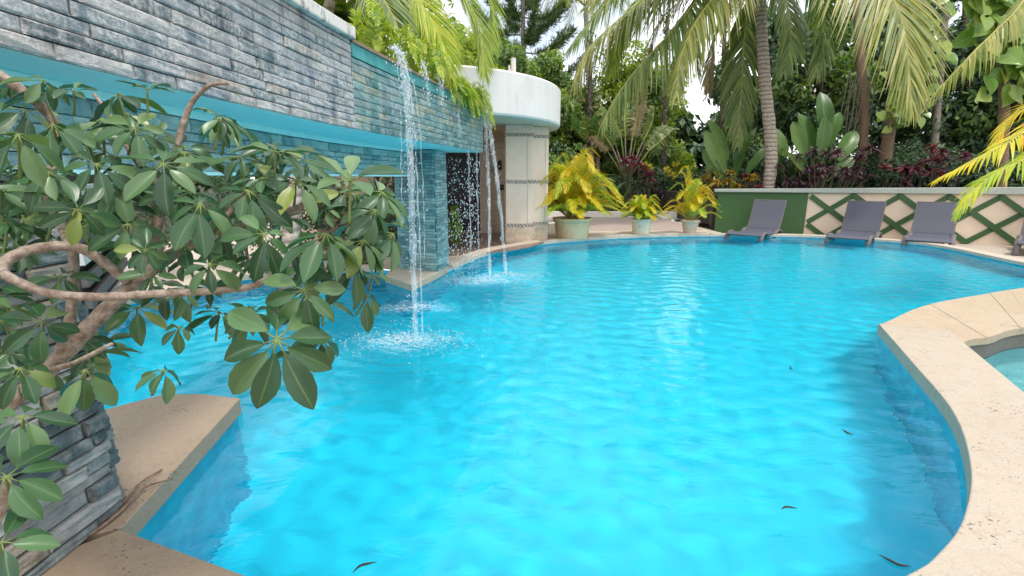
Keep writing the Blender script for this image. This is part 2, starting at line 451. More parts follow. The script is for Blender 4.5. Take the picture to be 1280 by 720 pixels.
# ------------------------------------------------------------------ pool outline (plan), clockwise from the right-hand corner
WZ = -0.12
edge_right = spline([G(1098, 404), G(1140, 452), G(1190, 512), G(1213, 580), G(1205, 645), G(1172, 692), G(1130, 720), (.95, 1.40, 0), (.2, 1.27, 0)], 8)
edge_near = np.array([(.2, 1.27, 0), (-.5, 1.42, 0), G(310, 720), G(150, 661)])
slabL_edge = np.array([G(150, 661), G(300, 497), G(252, 492), G(205, 492), G(115, 515)])
edge_left = spline([G(115, 515), (-4.3, 2.7, 0), (-5.3, 4.2, 0), (-5.2, 6.6, 0), (-4.2, 8.3, 0), (-2.5, 8.75, 0)], 6)
pil_edge = np.array([(-2.2, 8.6, 0), (-2.12, 7.85, 0), G(515, 356), G(547, 341), (-1.17, 8.7, 0)])
far_edge = spline([G(566, 331), G(600, 317), G(635, 308), G(700, 299), G(800, 293), G(900, 291.5), G(1000, 292.5), G(1100, 297.5), G(1172, 304.5), G(1275, 325), (10.2, 8.5, 0), (9.3, 7.75, 0), G(1280, 357), G(1200, 370), G(1150, 381), G(1112, 398)], 8)
OUT = np.concatenate([edge_right[:-1], edge_near[:-1], slabL_edge[:-1], edge_left, pil_edge, far_edge])
def offset(poly, d):                      # push a closed outline outward by d (outline runs clockwise)
    p = np.asarray(poly)[:, :2]; T = nrm(np.roll(p, -1, 0) - np.roll(p, 1, 0)); A = np.sum(p[:, 0] * np.roll(p[:, 1], -1) - p[:, 1] * np.roll(p[:, 0], -1))
    N = np.c_[T[:, 1], -T[:, 0]] * (1 if A > 0 else -1)
    return p + N * d
TUB = spline([(4.46, 4.45, 0), (4.70, 4.70, 0), G(1240, 417), G(1280, 406), (6.8, 5.25, 0), (7.6, 4.5, 0), (7.5, 3.3, 0), (6.5, 2.45, 0), (5.1, 2.3, 0), (4.15, 2.75, 0), (4.0, 3.5, 0)], 8, True)

# basin
PD = -1.4
OW = offset(OUT, .03)
n = len(OW)
fl = Geo().add(*fill([OW], PD)).build('pool_floor', M_pool); tag(fl, kind='structure')
wl = Geo().add(np.concatenate([np.c_[OW, np.full(n, PD)], np.c_[OW, np.full(n, -.062)]]), [(i, (i + 1) % n, n + (i + 1) % n, n + i) for i in range(n)]).build('pool_wall', M_poolwall); tag(wl, kind='structure')
TW = offset(TUB, .02); n = len(TW)
TZ = -.27
tf = Geo().add(*fill([TW], -.95)).add(np.concatenate([np.c_[TW, np.full(n, -.95)], np.c_[TW, np.full(n, -.09)]]), [(i, (i + 1) % n, n + (i + 1) % n, n + i) for i in range(n)]).build('plunge_pool_wall', M_tubtile); tag(tf, kind='structure')
n = len(TUB); tbn = Geo().add(np.concatenate([np.c_[offset(TUB, .012), np.full(n, -.33)], np.c_[offset(TUB, .012), np.full(n, -.10)]]), [(i, (i + 1) % n, n + (i + 1) % n, n + i) for i in range(n)]).build('plunge_pool_shade_band', M_trav_shade); tag(tbn, kind='structure')  # added dark ring: paints the shade under the coping onto the tub wall
for o in (fl, wl, tf): o.cycles.is_caustics_receiver = True

# water sheets, rippled for real
SPL = [G(508, 428, WZ), G(605, 352, WZ), G(634, 345, WZ), G(520, 385, WZ)]
def ripple(X, Y, amp=1.0, seed=3):
    q = np.random.default_rng(seed); Z = np.zeros_like(X)
    for i in range(40):
        a = q.normal(1.25, .75); lam = q.uniform(.12, .34); k = 2 * math.pi / lam
        Z += .0031 * q.uniform(.3, 1) * lam * np.sin(k * (X * np.cos(a) + Y * np.sin(a)) + q.uniform(0, 6.3) + 1.3 * np.sin(X * q.uniform(.3, 1.1) + Y * q.uniform(.2, .9) + q.uniform(0, 6)))
    return Z * amp
def water(name, poly, z, step, amp, seed, spl=()):
    P = offset(poly, .09); x0, y0 = P.min(0) - .1; x1, y1 = P.max(0) + .1
    X, Y = np.meshgrid(np.arange(x0, x1, step), np.arange(y0, y1, step))
    Z = ripple(X, Y, amp, seed)
    Z *= .85 + .4 * np.clip((Y - 1.8) / 5, 0, 1)
    for c in spl:
        r = np.hypot(X - c[0], Y - c[1]); Z += .016 * np.exp(-r / .55) * np.sin(r * 32 + c[0] * 7) + .02 * np.exp(-(r / .35) ** 2) * np.sin(X * 41 + 3 * np.sin(Y * 23)) * np.sin(Y * 37)
    ins = inside(X, Y, P)
    ny, nx = X.shape; idx = np.arange(nx * ny).reshape(ny, nx)
    keep = ins[:-1, :-1] & ins[1:, 1:] & ins[1:, :-1] & ins[:-1, 1:]
    F = np.stack([idx[:-1, :-1], idx[:-1, 1:], idx[1:, 1:], idx[1:, :-1]], -1)[keep]
    used = np.unique(F); rm = np.zeros(nx * ny, int); rm[used] = np.arange(len(used))
    V = np.stack([X, Y, Z + z], -1).reshape(-1, 3)[used]
    o = Geo().add(V, rm[F]).build(name, M_water, None, True)
    tag(o, kind='structure'); o.cycles.is_caustics_caster = True
    return o
water('pool_water', OUT, WZ, .04, 1.0, 3, SPL)
water('plunge_pool_water', TUB, TZ, .05, .6, 5)

# ------------------------------------------------------------------ decks, coping, kerbs, beds
rim_out = offset(OUT, .34)
i0 = len(OUT) - len(far_edge)
fo = rim_out[i0:]                                    # outer line of the far rim
k6 = int(np.argmin(np.hypot(fo[:, 0] - 6.3, fo[:, 1] - 14.7))); k10 = int(np.argmin(np.hypot(fo[:, 0] - 10.55, fo[:, 1] - 8.6)))
low_edge = fo[k6:k10 + 1]
deck_outer = [(-9, -3), (14, -3), (14, low_edge[-1][1])] + [tuple(p) for p in low_edge[::-1]] + [(6.25, 21), (-9, 21)]
HOLE = offset(OUT, .06)
dk = Geo().add(*fill([deck_outer, HOLE, offset(TUB, .05)], -.05)).build('deck', M_deck); tag(dk, kind='structure')
q = [tuple(p) for p in low_edge]
lo_poly = q + [(16.5, low_edge[-1][1]), (16.5, 21), (q[0][0], 21)]
ld = Geo().add(*prism(lo_poly, -.6, -.3)).build('lower_deck', M_lower); tag(ld, kind='structure')
g = Geo()
for a, b, c, d in ((-300, -300, 300, -3), (-300, 21, 300, 400), (-300, -3, -9, 21), (16.5, -3, 300, 21)):
    g.add([(a, b, -.08), (c, b, -.08), (c, d, -.08), (a, d, -.08)], np.array([[0, 1, 2, 3]]))
gd = g.build('ground', M_bed); tag(gd, kind='structure')
ph = Geo().add(*prism([(-.8, 16.2), (1.6, 15.3), (6.2, 15.6), (6.2, 20.7), (-.8, 20.7)], -.06, -.044)).build('path', M_path); tag(ph, kind='structure')
kb = Geo()
kb.add(*box((3.4, 20.85, .02), (9.6, .28, .34)))
kerb = bevel(kb.build('kerb', M_kerb), .02); tag(kerb, kind='structure')
kerb2 = bevel(Geo().add(*box((1.55, 15.2, .08), (.9, .3, .28), .2)).build('kerb', M_kerb), .02); tag(kerb2, kind='structure')

cop = thing('pool_coping', None, None); cop['kind'] = 'structure'
def slab(poly, z0, z1, m, bv=.008):
    return bevel(Geo().add(*prism(poly, z0, z1)).build('coping_slab', m, cop), bv)
# right-hand promontory slab beside the plunge pool
e = edge_right[:, :2]
cut = int(np.argmin(np.hypot(e[:, 0] - 2.19, e[:, 1] - 2.02)))
slab([tuple(p) for p in e] + [(.2, -1.4), (6.2, -1.4), (6.4, 1.9), (5.0, 2.2), (4.02, 2.72), (3.92, 3.4), tuple(G(1188, 414)[:2])], -.125, 0, M_trav)
# near-left slabs
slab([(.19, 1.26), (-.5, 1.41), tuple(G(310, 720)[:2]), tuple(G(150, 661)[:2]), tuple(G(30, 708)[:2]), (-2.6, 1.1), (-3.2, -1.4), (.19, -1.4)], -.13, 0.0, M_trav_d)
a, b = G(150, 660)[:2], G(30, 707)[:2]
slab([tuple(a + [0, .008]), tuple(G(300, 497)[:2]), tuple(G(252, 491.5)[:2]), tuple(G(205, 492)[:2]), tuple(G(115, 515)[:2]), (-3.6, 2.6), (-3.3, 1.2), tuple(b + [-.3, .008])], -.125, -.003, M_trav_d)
# slab under the far pillar
slab([(-1.17, 8.75), tuple(G(547, 341)[:2]), tuple(G(515, 356)[:2]), (-2.12, 7.85), (-2.2, 8.75)], -.11, 0.004, M_trav)
# curved slabs between the two pools (joints run across the band)
m_curve = far_edge[-33:][:, :2][::-1]                # from the corner outward
m_curve = np.concatenate([[G(1104, 401)[:2]], m_curve])
tb = np.concatenate([[(4.33, 4.5)], TUB[0:34, :2]])
def arclen(c, n):
    d = np.r_[0, np.cumsum(np.hypot(*np.diff(c, axis=0).T))]; s = np.linspace(0, d[-1], n)
    return np.c_[np.interp(s, d, c[:, 0]), np.interp(s, d, c[:, 1])]
NS = 11; A_, B_ = arclen(m_curve, NS * 4 + 1), arclen(tb, NS * 4 + 1)
for i in range(NS):
    pa, pb = A_[i * 4:i * 4 + 5].copy(), B_[i * 4:i * 4 + 5].copy()
    pa[-1] += (pa[-2] - pa[-1]) * .015; pb[-1] += (pb[-2] - pb[-1]) * .015
    slab([tuple(p) for p in pa] + [tuple(p) for p in pb[::-1]], -.115 if i % 2 else -.112, -.028 - .002 * (i % 3), M_trav2, .004)
# far rim, piece by piece
fe, fz = far_edge[:-30, :2], offset(OUT, .30)[i0:][:-30]
for i in range(0, len(fe) - 3, 3):
    a, b = fe[i:i + 4].copy(), fz[i:i + 4].copy()
    a[-1] += (a[-2] - a[-1]) * .02; b[-1] += (b[-2] - b[-1]) * .02
    slab([tuple(p) for p in a] + [tuple(p) for p in b[::-1]], -.1, -.03 if fe[i][0] > 5.5 else -.006, M_deck, .006)
# coping behind the inner wall
fe, fz = edge_left[:, :2], offset(OUT, .32)[:, :2]
k = len(edge_right) - 1 + len(edge_near) - 1 + len(slabL_edge) - 1; fz = fz[k:k + len(edge_left)]
for i in range(3, len(fe) - 3, 3):
    slab([tuple(p) for p in fe[i:i + 4]] + [tuple(p) for p in fz[i:i + 4][::-1]], -.1, -.004, M_deck, .006)
rimw = Geo()
for a, b in zip(low_edge[:-1], low_edge[1:]): rimw.add([(a[0], a[1], -.31), (b[0], b[1], -.31), (b[0], b[1], -.05), (a[0], a[1], -.05)], np.array([[0, 1, 2, 3]]))
tag(rimw.build('rim_wall', M_deck), kind='structure')

# ------------------------------------------------------------------ stone walls
def stone_block(seed, ed_=.62, ja=.28, jb=.16):                    # unit block: x 0..1 along, y 0..1 outwards, z 0..1; rough split face
    q = np.random.default_rng(seed); g = Geo()
    xs, zs = (0, .04, .35, .68, .96, 1), (0, .14, .5, .86, 1)
    V, F = [], []
    for j, z in enumerate(zs):
        for i, x in enumerate(xs):
            ed = (i in (0, 5)) or (j in (0, 4))
            V.append((x + (q.uniform(-.012, .012) if not ed else 0), (ed_ + q.uniform(-.05, .05)) if ed else 1 + q.uniform(-ja, jb), z + (q.uniform(-.04, .04) if not ed else 0)))
    for j in range(4):
        for i in range(5): F.append((j * 6 + i, j * 6 + i + 1, (j + 1) * 6 + i + 1, (j + 1) * 6 + i))
    n0 = len(V); V += [(0, 0, 0), (1, 0, 0), (1, 0, 1), (0, 0, 1)]
    F += [(n0 + 3, n0 + 2, n0 + 1, n0), (n0, n0 + 1, 5, 4, 3, 2, 1, 0), (n0 + 2, n0 + 3, 24, 25, 26, 27, 28, 29), (n0 + 3, n0, 0, 6, 12, 18, 24), (n0 + 1, n0 + 2, 29, 23, 17, 11, 5)]
    return Geo().add(V, F)
ROUGH = [stone_block(40 + i, .84, .10, .06) for i in range(7)]
FLAT = [stone_block(60 + i, .86, .07, .05) for i in range(7)]
def stone_run(root, path, z0, z1, hs, ls, mat, depth=.05, jut=.012, joint=.006, limit=300, start=0.0, ends=True, BLK=None):
    """courses of split stones along a plan polyline; outward is to the right of the direction of travel"""
    BLK = BLK or FLAT
    path = np.asarray(path, float)[:, :2]
    d = np.r_[0, np.cumsum(np.hypot(*np.diff(path, axis=0).T))]; L = d[-1]
    at = lambda s: np.array([np.interp(s, d, path[:, 0]), np.interp(s, d, path[:, 1])])
    ms = {}
    extra = Geo(); nmade = 0; z = z0; row = 0; made = []
    while z < z1 - .012:
        h = min(random.uniform(*hs), z1 - z)
        if z1 - z - h < hs[0] * .6: h = z1 - z
        s = 0.0
        while s < L - 1e-6:
            ln = random.uniform(*ls) if s > 0 else random.uniform(ls[0] * .4, ls[1])
            e_ = min(L, s + ln)
            if L - e_ < ls[0] * .35: e_ = L
            made.append((s, e_, z, h)); s = e_
        z += h; row += 1
    made.sort(key=lambda q: np.hypot(*at(q[0])))
    for s, e_, z, h in made:
        a, b = at(s), at(e_); T = b - a; ln = np.hypot(*T); T /= ln; N = np.array([T[1], -T[0]])
        dp = depth + random.uniform(0, jut); k = random.randrange(len(BLK))
        M = np.eye(4)
        ext = random.uniform(-.01, .012) if ends and e_ >= L - 1e-6 else 0
        M[:3, 0] = [T[0] * (ln - joint + ext), T[1] * (ln - joint + ext), 0]; M[:3, 1] = [N[0] * dp, N[1] * dp, 0]; M[:3, 2] = [0, 0, h - joint]
        M[:3, 3] = [a[0], a[1], z]
        # mirrored frames would flip faces: T x N points down, so build with x reversed
        M[:3, 3] += M[:3, 0]; M[:3, 0] = -M[:3, 0]
        if nmade < limit:
            if k not in ms: ms[k] = BLK[k].mesh('stone', mat)
            o = link('stone', ms[k], root); o.matrix_parent_inverse = Matrix.Identity(4)
            o.matrix_basis = Matrix.Translation(-Vector(root.location)) @ Matrix(M.tolist()); nmade += 1
        else: extra.join(BLK[k], M)
    if extra.n: tag(extra.build('stone_facing', mat, root), kind='stuff')
def strip(front, back, z0, z1):           # closed curved bar between two plan lines
    p = [tuple(x) for x in np.asarray(front)[:, :2]] + [tuple(x) for x in np.asarray(back)[::-1, :2]]
    return prism(p, z0, z1)
def shift(path, d):                        # to the left of travel (inwards)
    p = np.asarray(path)[:, :2]; T = nrm(np.gradient(p, axis=0)); return p + np.c_[-T[:, 1], T[:, 0]] * d

# upper waterfall beam
UF = spline([(-1.82, .7), (-1.885, 1.92), (-1.70, 4.08), (-1.36, 5.9), (-.58, 9.25)], 8)
kk = int(np.argmin(np.abs(UF[:, 1] - 4.83)))
U1, U2 = UF[:kk + 1], UF[kk:]
IF_ = spline([(-2.12, .6), (-2.24, 2.4), (-2.28, 4.2), (-2.13, 6.2), (-1.72, 8.1)], 8)
UB, UT = 2.06, 2.86
ww = thing('waterfall_wall', 'long raised slate wall spilling water over its far half into the pool', 'wall', (-1.4, 5, 0))
stone_run(ww, U1, UB, UT, (.060, .080), (.26, .60), M_stone, .05, .012, .006, 300)
def prune_count(): return len([c for c in ww.children if c.name.startswith('stone')])
stone_run(ww, U2, UB, UT - .14, (.07, .084), (.18, .36), M_stone_wet, .05, .006, .005, max(0, 300 - prune_count()))
core_f = shift(UF, .0); core_b = shift(UF, 1.15)
core_b[:, 0] = np.minimum(core_b[:, 0], np.interp(core_b[:, 1], IF_[:, 1], IF_[:, 0]) - .25)
Geo().add(*strip(core_f, core_b, UB + .02, UT - .02)).build('core', M_mortar, ww)
sof = Geo().add(*strip(shift(UF, -.03), core_b, UB - .004, UB + .018)).build('soffit', M_soffit, ww)
capA = shift(U1, -.115)
bevel(Geo().add(*strip(capA, shift(U1, .5), UT, UT + .105)).build('cap', M_wallcap, ww), .012)
sp = shift(U2, -.058)
Geo().add(*strip(sp, shift(U2, .03), UT - .138, UT - .02)).build('spillway', M_spill, ww)
Geo().add(*strip(shift(U2, -.075), shift(U2, .12), UT - .018, UT + .012)).build('lip', M_lip, ww)
Geo().add(*strip(shift(U2, .12), shift(U2, 1.1), UT - .06, UT - .02)).build('trough', M_spill, ww)
endc = Geo().add(*box((-.575 - .5, 9.28, 2.45), (1.0, .06, .8), .14)); endc.build('end_panel', M_stone_wet, ww)

# inner wall (set back under the soffit)
iw = thing('inner_wall', 'teal slate beam set back beneath the turquoise soffit of the waterfall wall', 'wall', (-2.2, 4, 0))
stone_run(iw, IF_, 1.64, UB - .06, (.06, .08), (.16, .34), M_stone_inner, .045, .012, .005, 300)
ib = shift(IF_, .5)
Geo().add(*strip(IF_, ib, 1.645, UB - .008)).build('core', M_mortar, iw)
Geo().add(*strip(shift(IF_, -.052), ib, 1.618, 1.64)).build('soffit', M_soffit, iw)
Geo().add(*strip(shift(IF_, -.06), shift(IF_, .02), UB - .058, UB - .006)).build('moulding', M_soffit, iw)

# near column
nc = thing('stone_column', 'near column of stacked grey slate strips behind the schefflera branches', 'column', (-2.15, 1.7, 0))
c0 = np.array([-2.0, 2.09]); T = nrm(np.array([.06, 1.0]))
cpath = np.array([c0 - T * 1.15, c0])
stone_run(nc, cpath, 0.0, 1.615, (.048, .085), (.14, .6), M_stone_col, .05, .045, .006, 300, BLK=ROUGH)
cN = np.array([T[1], -T[0]])
p_ = [c0, c0 - T * 1.15, c0 - T * 1.15 - cN * .5, c0 - cN * .42 + T * .02]
Geo().add(*prism(p_, 0, 1.612)).build('core', M_mortar, nc)
stone_run(nc, np.array([c0 + cN * .03, c0 - cN * .42 + T * .02]), 0.0, 1.615, (.055, .088), (.12, .3), M_stone_col, .04, .03, .006, 90, BLK=ROUGH)

# far pillar
pl = thing('stone_pillar', 'teal slate pillar on a stone slab where the waterfall wall meets the far deck', 'pillar', (-1.5, 8.6, 0))
pc, pr, plf = G(547.5, 340.5)[:2] + [-.02, .06], np.array([-1.20, 8.82]), np.array([-2.02, 8.52])
pc2 = plf + pr - pc
stone_run(pl, np.array([plf, pc]), .005, UB - .01, (.045, .06), (.16, .34), M_stone_pillar, .03, .008, .006, 130)
stone_run(pl, np.array([pc, pr]), .005, UB - .01, (.045, .06), (.16, .3), M_stone_pillar, .03, .008, .006, 120)
Geo().add(*prism([plf, pc, pr, pc2], .005, UB - .012)).build('core', M_mortar, pl)

# dark slatted screen seen through the gap past the near column
bw = thing('slatted_screen', 'dark slatted screen glimpsed behind the near stone column', 'screen', (-3.6, 4.6, 0))
for i in range(9):
    bevel(Geo().add(*box((-4.35, 5.1, .35 + i * .19), (2.6, .05, .1), -1.0)).build('slat', M_weaved if i % 3 else M_kerb, bw), .005)
Geo().add(*box((-4.42, 5.06, 1.05), (2.6, .03, 2.1), -1.0)).build('backing', M_black, bw)

# ------------------------------------------------------------------ pavilion
PC = np.array([-2.2, 13.27]); PR = 3.45
pv = thing('pavilion', 'round pavilion with white fascia and cream stone columns behind the waterfall', 'pavilion', (PC[0], PC[1], 0))
ring = [(PR - .25, 2.86), (PR - .02, 2.86), (PR, 2.9), (PR, 3.7), (PR - .04, 3.74), (PR - .3, 3.74), (PR - .3, 3.6)]
Geo().add(*lathe(ring, 180, (PC[0], PC[1], 0))).build('fascia', M_fascia, pv)
Geo().add(*prism([(PC[0] + (PR - .28) * math.cos(a), PC[1] + (PR - .28) * math.sin(a)) for a in np.linspace(0, 2 * math.pi, 64, False)], 3.5, 3.6)).build('roof', M_white, pv)
Geo().add(*prism([(PC[0] + (PR - .2) * math.cos(a), PC[1] + (PR - .2) * math.sin(a)) for a in np.linspace(0, 2 * math.pi, 64, False)], 2.87, 2.93)).build('soffit', M_cream, pv)
Geo().add(*prism([(PC[0] + (PR - .3) * math.cos(a), PC[1] + (PR - .3) * math.sin(a)) for a in np.linspace(0, 2 * math.pi, 64, False)], -.05, -.02)).build('floor', M_floor, pv)
Geo().add(*box((-2.35, 14.62, 1.42), (6.4, .25, 2.9))).build('wall', M_block, pv)
dr = bevel(Geo().add(*box((-1.45, 14.47, 1.17), (1.0, .07, 2.3))).build('door', M_door, pv), .01)
for k, zc in enumerate((.42, 1.02, 1.62, 2.08)):
    bevel(Geo().add(*box((-1.45, 14.425, zc), (.72, .03, .42 if k < 3 else .26))).build('door_panel', M_door, dr), .012)
bevel(Geo().add(*box((-.78, 14.43, 1.25), (.32, .16, 2.54))).build('door_frame', M_doorframe, pv), .01)
bevel(Geo().add(*box((-2.1, 14.43, 1.25), (.3, .16, 2.54))).build('door_frame', M_doorframe, pv), .01)
Geo().add(*box((-2.35, 14.475, 2.66), (6.4, .05, .09))).build('frieze', M_creamb, pv)
Geo().add(*box((-2.35, 14.475, .2), (6.4, .05, .1))).build('frieze', M_creamb, pv)
def pillar(x, y, wd, dp, rz):
    g = bevel(Geo().add(*box((x, y, 1.43), (wd, dp, 2.88), rz)).build('column', M_cream, pv), .02)
    bevel(Geo().add(*box((x, y, .17), (wd + .02, dp + .02, .42), rz)).build('base', M_creamb, g), .015)
    for zc in (.42, 1.5, 2.62):
        Geo().add(*box((x, y, zc), (wd + .03, dp + .03, .075), rz)).build('frieze', M_frieze, g)
    cs, sn = math.cos(rz), math.sin(rz)
    for zl, zh in ((.48, 1.44), (1.56, 2.56)):
        for o_ in (-.40, .40):
            cx, cy = x + o_ * wd * cs + (dp / 2 + .006) * sn, y + o_ * wd * sn - (dp / 2 + .006) * cs
            Geo().add(*box((cx, cy, (zl + zh) / 2), (wd * .17, .02, zh - zl), rz)).build('border', M_cream, g)
t = NT('carved_frieze'); _p = t.pos()
wv = t.n('TexWave', wave_type='BANDS', bands_direction='DIAGONAL'); wv.inputs['Scale'].default_value = 7; wv.inputs['Distortion'].default_value = 5; t.l(_p, wv.inputs['Vector'])
t.col(t.ramp(wv.outputs['Fac'], [(.3, (.27, .23, .19)), (.7, (.52, .45, .38))])); t.set(Roughness=.7); t.bump(wv.outputs['Fac'], .8, .02); M_frieze = t.m
pillar(.16, 12.6, .68, .66, .06)
pillar(.66, 13.0, .46, .5, .25)
pillar(-4.9, 12.2, .68, .66, -.5)
vp = thing('vent_post', 'white post with a capped vent standing on the pavilion roof', 'vent', (0, 11.25, 3.6))
Geo().add(*tube([(-.06, 11.25, 3.58), (-.06, 11.25, 3.98)], .022, 10)).build('post', M_white, vp, False)
Geo().add(*tube([(.03, 11.25, 3.8), (.03, 11.25, 4.12)], [.055, .055], 12)).build('cap_tube', M_white, vp)
Geo().add(*box((-.01, 11.25, 3.88), (.1, .03, .04))).build('bracket', M_white, vp)
sc_ = thing('wall_lamp', 'small black lamp on the cream block wall beside the door', 'lamp', (-.35, 14.4, 1.95))
bevel(Geo().add(*box((-.35, 14.47, 1.95), (.1, .05, .2))).build('bracket', M_black, sc_), .01)
Geo().add(*lathe([(.02, .14), (.06, .1), (.055, -.1), (.02, -.14)], 12, (-.35, 14.38, 1.95))).build('lamp_shade', M_black, sc_, True)
sw = thing('switch_box', 'small black switch box low on the cream block wall', 'switch', (-.3, 14.48, 1.3))
bevel(Geo().add(*box((-.3, 14.48, 1.32), (.12, .05, .16))).build('housing', M_black, sw), .01)
Geo().add(*box((-.3, 14.45, 1.33), (.05, .02, .05))).build('button', M_weaved, sw)

# ------------------------------------------------------------------ lattice wall
LA, LB = np.array([6.83, 16.2]), np.array([16.2, 13.02])
LT = (LB - LA) / np.hypot(*(LB - LA)); LL = np.hypot(*(LB - LA)); LN = np.array([LT[1], -LT[0]]); LRZ = math.atan2(LT[1], LT[0])
def lp(s, o=0.0): return LA + LT * s + LN * o
def lz(s): return 1.20 + .135 * min(1.0, s / 8.5)      # the top climbs a little along the wall
lw = thing('lattice_wall', 'low beige wall with green diamond lattice behind the loungers', 'wall', (LA[0], LA[1], -.3))
def wallbar(s0, s1, z0, z1a, z1b, o0, o1):
    v = [(*lp(s, o), z) for s, zt in ((s0, z1a), (s1, z1b)) for o in (o0, o1) for z in (z0, zt)]
    return v, [(0, 1, 3, 2), (4, 6, 7, 5), (0, 4, 5, 1), (2, 3, 7, 6), (1, 5, 7, 3), (0, 2, 6, 4)]
SG = 2.62                                              # the plain green length
Geo().add(*wallbar(0, SG, -.3, lz(0) - .06, lz(SG) - .06, -.3, .03)).build('green_panel', M_greenw, lw)
Geo().add(*wallbar(SG, LL, -.3, lz(SG) - .06, lz(LL) - .06, -.3, 0)).build('wall_body', M_beige, lw)
bevel(Geo().add(*wallbar(-.12, LL, lz(0) - .058, lz(0) + .03, lz(LL) + .03, -.42, .11)).build('cap', M_cap, lw), .012)
cp2 = Geo(); v, f = wallbar(-.09, LL, lz(0) - .2, lz(0) - .06, lz(LL) - .06, .031, .075)
v = [(x, y, z) for x, y, z in v]; v = [(p[0], p[1], (lz(0) - .11 if i < 4 else lz(LL) - .11) if i % 2 == 0 else (lz(0) - .0605 if i < 4 else lz(LL) - .0605)) for i, p in enumerate(v)]
cp2.add(v, f).build('trim', M_greens, lw)
PPER, SLP = 1.19, .74
def lat(s_a, z_a, s_b, z_b, o):
    w_ = .075; d = np.array([s_b - s_a, z_b - z_a]); d /= np.hypot(*d); n_ = np.array([-d[1], d[0]]) * w_
    c = [(s_a + n_[0], z_a + n_[1]), (s_a - n_[0], z_a - n_[1]), (s_b - n_[0], z_b - n_[1]), (s_b + n_[0], z_b + n_[1])]
    v = [(*lp(s, oo), z) for oo in (o, o + .02) for s, z in c]
    return v, [(0, 1, 2, 3), (7, 6, 5, 4), (0, 4, 5, 1), (1, 5, 6, 2), (2, 6, 7, 3), (3, 7, 4, 0)]
ZB, S0, ZC = -.29, SG + .62, .19
for k in range(-3, 10):
    for sg in (1, -1):
        # line: (s-S0-(k+.5)*P) = sg*(z-ZC)
        sc0 = S0 + (k + .5) * PPER
        z0, z1 = ZB, 1.085
        s0_, s1_ = sc0 + sg * (z0 - ZC) / SLP, sc0 + sg * (z1 - ZC) / SLP
        def clip(za, sa, zb, sb):
            lo, hi = SG + .07, LL - .07
            pts = [(sa, za), (sb, zb)]
            if max(sa, sb) < lo or min(sa, sb) > hi: return None
            out = []
            for (s_, z_), (s2, z2) in ((pts[0], pts[1]), (pts[1], pts[0])):
                t_ = s_
                if s_ < lo: t_ = lo
                if s_ > hi: t_ = hi
                out.append((t_, z_ + (z2 - z_) * ((t_ - s_) / (s2 - s_)) if t_ != s_ else z_))
            return out
        q = clip(z0, s0_, z1, s1_)
        if q and abs(q[0][1] - q[1][1]) > .12:
            Geo().add(*lat(q[0][0], q[0][1], q[1][0], q[1][1], .001 if sg > 0 else .0225)).build('lattice_strip', M_greens, lw)

pbed = Geo().add(*prism([tuple(lp(-.1, -.31)), tuple(lp(LL, -.31)), (26, 21), (26, 30), (5.9, 30), tuple(lp(-.1, -2))], -.09, 1.0)).build('planting_bed', M_bed); tag(pbed, kind='structure')

# ------------------------------------------------------------------ loungers
def sheetbar(pts, x0, x1, th):            # a thick sheet following a side profile (y,z)
    P = np.asarray(pts, float); T = nrm(np.gradient(P, axis=0)); N = np.c_[-T[:, 1], T[:, 0]]
    V, F = [], []
    for i, p in enumerate(P):
        for x in (x0, x1):
            for s in (.5, -.5): V.append((x, p[0] + N[i][0] * th * s, p[1] + N[i][1] * th * s))
    for i in range(len(P) - 1):
        a, b = i * 4, i * 4 + 4
        F += [(a, a + 2, b + 2, b), (a + 1, b + 1, b + 3, a + 3), (a, b, b + 1, a + 1), (a + 2, a + 3, b + 3, b + 2)]
    F += [(0, 1, 3, 2), (len(V) - 4, len(V) - 2, len(V) - 1, len(V) - 3)]
    return V, F
def make_lounger(label):
    t = thing('sun_lounger', label, 'sun lounger', (0, 0, 0), 'grey loungers along the lattice wall')
    hw = .46
    seat = spline([(-1.62, .30), (-1.45, .355), (-1.05, .33), (-.6, .29), (-.2, .33), (0, .36)], 5)
    bevel(Geo().add(*sheetbar(seat, -hw, hw, .035)).build('seat', M_weave, t), .008)
    bk = bevel(Geo().add(*sheetbar(spline([(0.005, .37), (.2, .72), (.40, 1.20)], 4), -hw + .02, hw - .02, .035)).build('backrest', M_weave, t), .008)
    for s in (-1, 1):
        Geo().add(*tube([(s * (hw - .012), .0, .36), (s * (hw - .012), .2, .72), (s * (hw - .012), .41, 1.215)], .02, 6)).build('side_rail', M_weaved, bk)
    Geo().add(*tube([(-hw, .41, 1.215), (hw, .41, 1.215)], .022, 6)).build('top_rail', M_weaved, bk)
    for s in (-1, 1):                     # woven loop that is the leg at either side, front and rear
        for y0, y1 in ((-1.6, -1.0), (-.45, .25)):
            loop = [(s * hw, y0, .0), (s * hw, y0 + .03, .2), (s * hw, y0 + .12, .32), (s * hw, (y0 + y1) / 2, .37), (s * hw, y1 - .12, .32), (s * hw, y1 - .03, .2), (s * hw, y1, .0)]
            P = spline([np.array(p) for p in loop], 3)
            V, F = tube(P, .035, 6); V[:, 0] = s * hw + (V[:, 0] - s * hw) * 2.0
            Geo().add(V, F).build('leg', M_weaved, t, True)
    Geo().add(*sheetbar([(.05, .34), (.2, .2), (.33, .06)], -.3, .3, .025)).build('brace', M_weaved, t)
    return t
def copy_tree(o, parent=None):
    c = o.copy(); COL.objects.link(c)
    if parent is not None: c.parent = parent
    for ch in list(o.children): copy_tree(ch, c)
    return c
LLAB = ['grey woven lounger standing before the plain green end of the wall', 'grey woven lounger at the first full lattice diamonds, second from the green end',
        'grey woven lounger half behind the hanging yellow frond, third from the green end', 'grey woven lounger cut off by the right edge, only its foot in view']
lsp = [(953, 1.05, -.45), (1074, 1.02, -.45), (1164, 1.02, -.42), (1306, 1.1, -.5)]
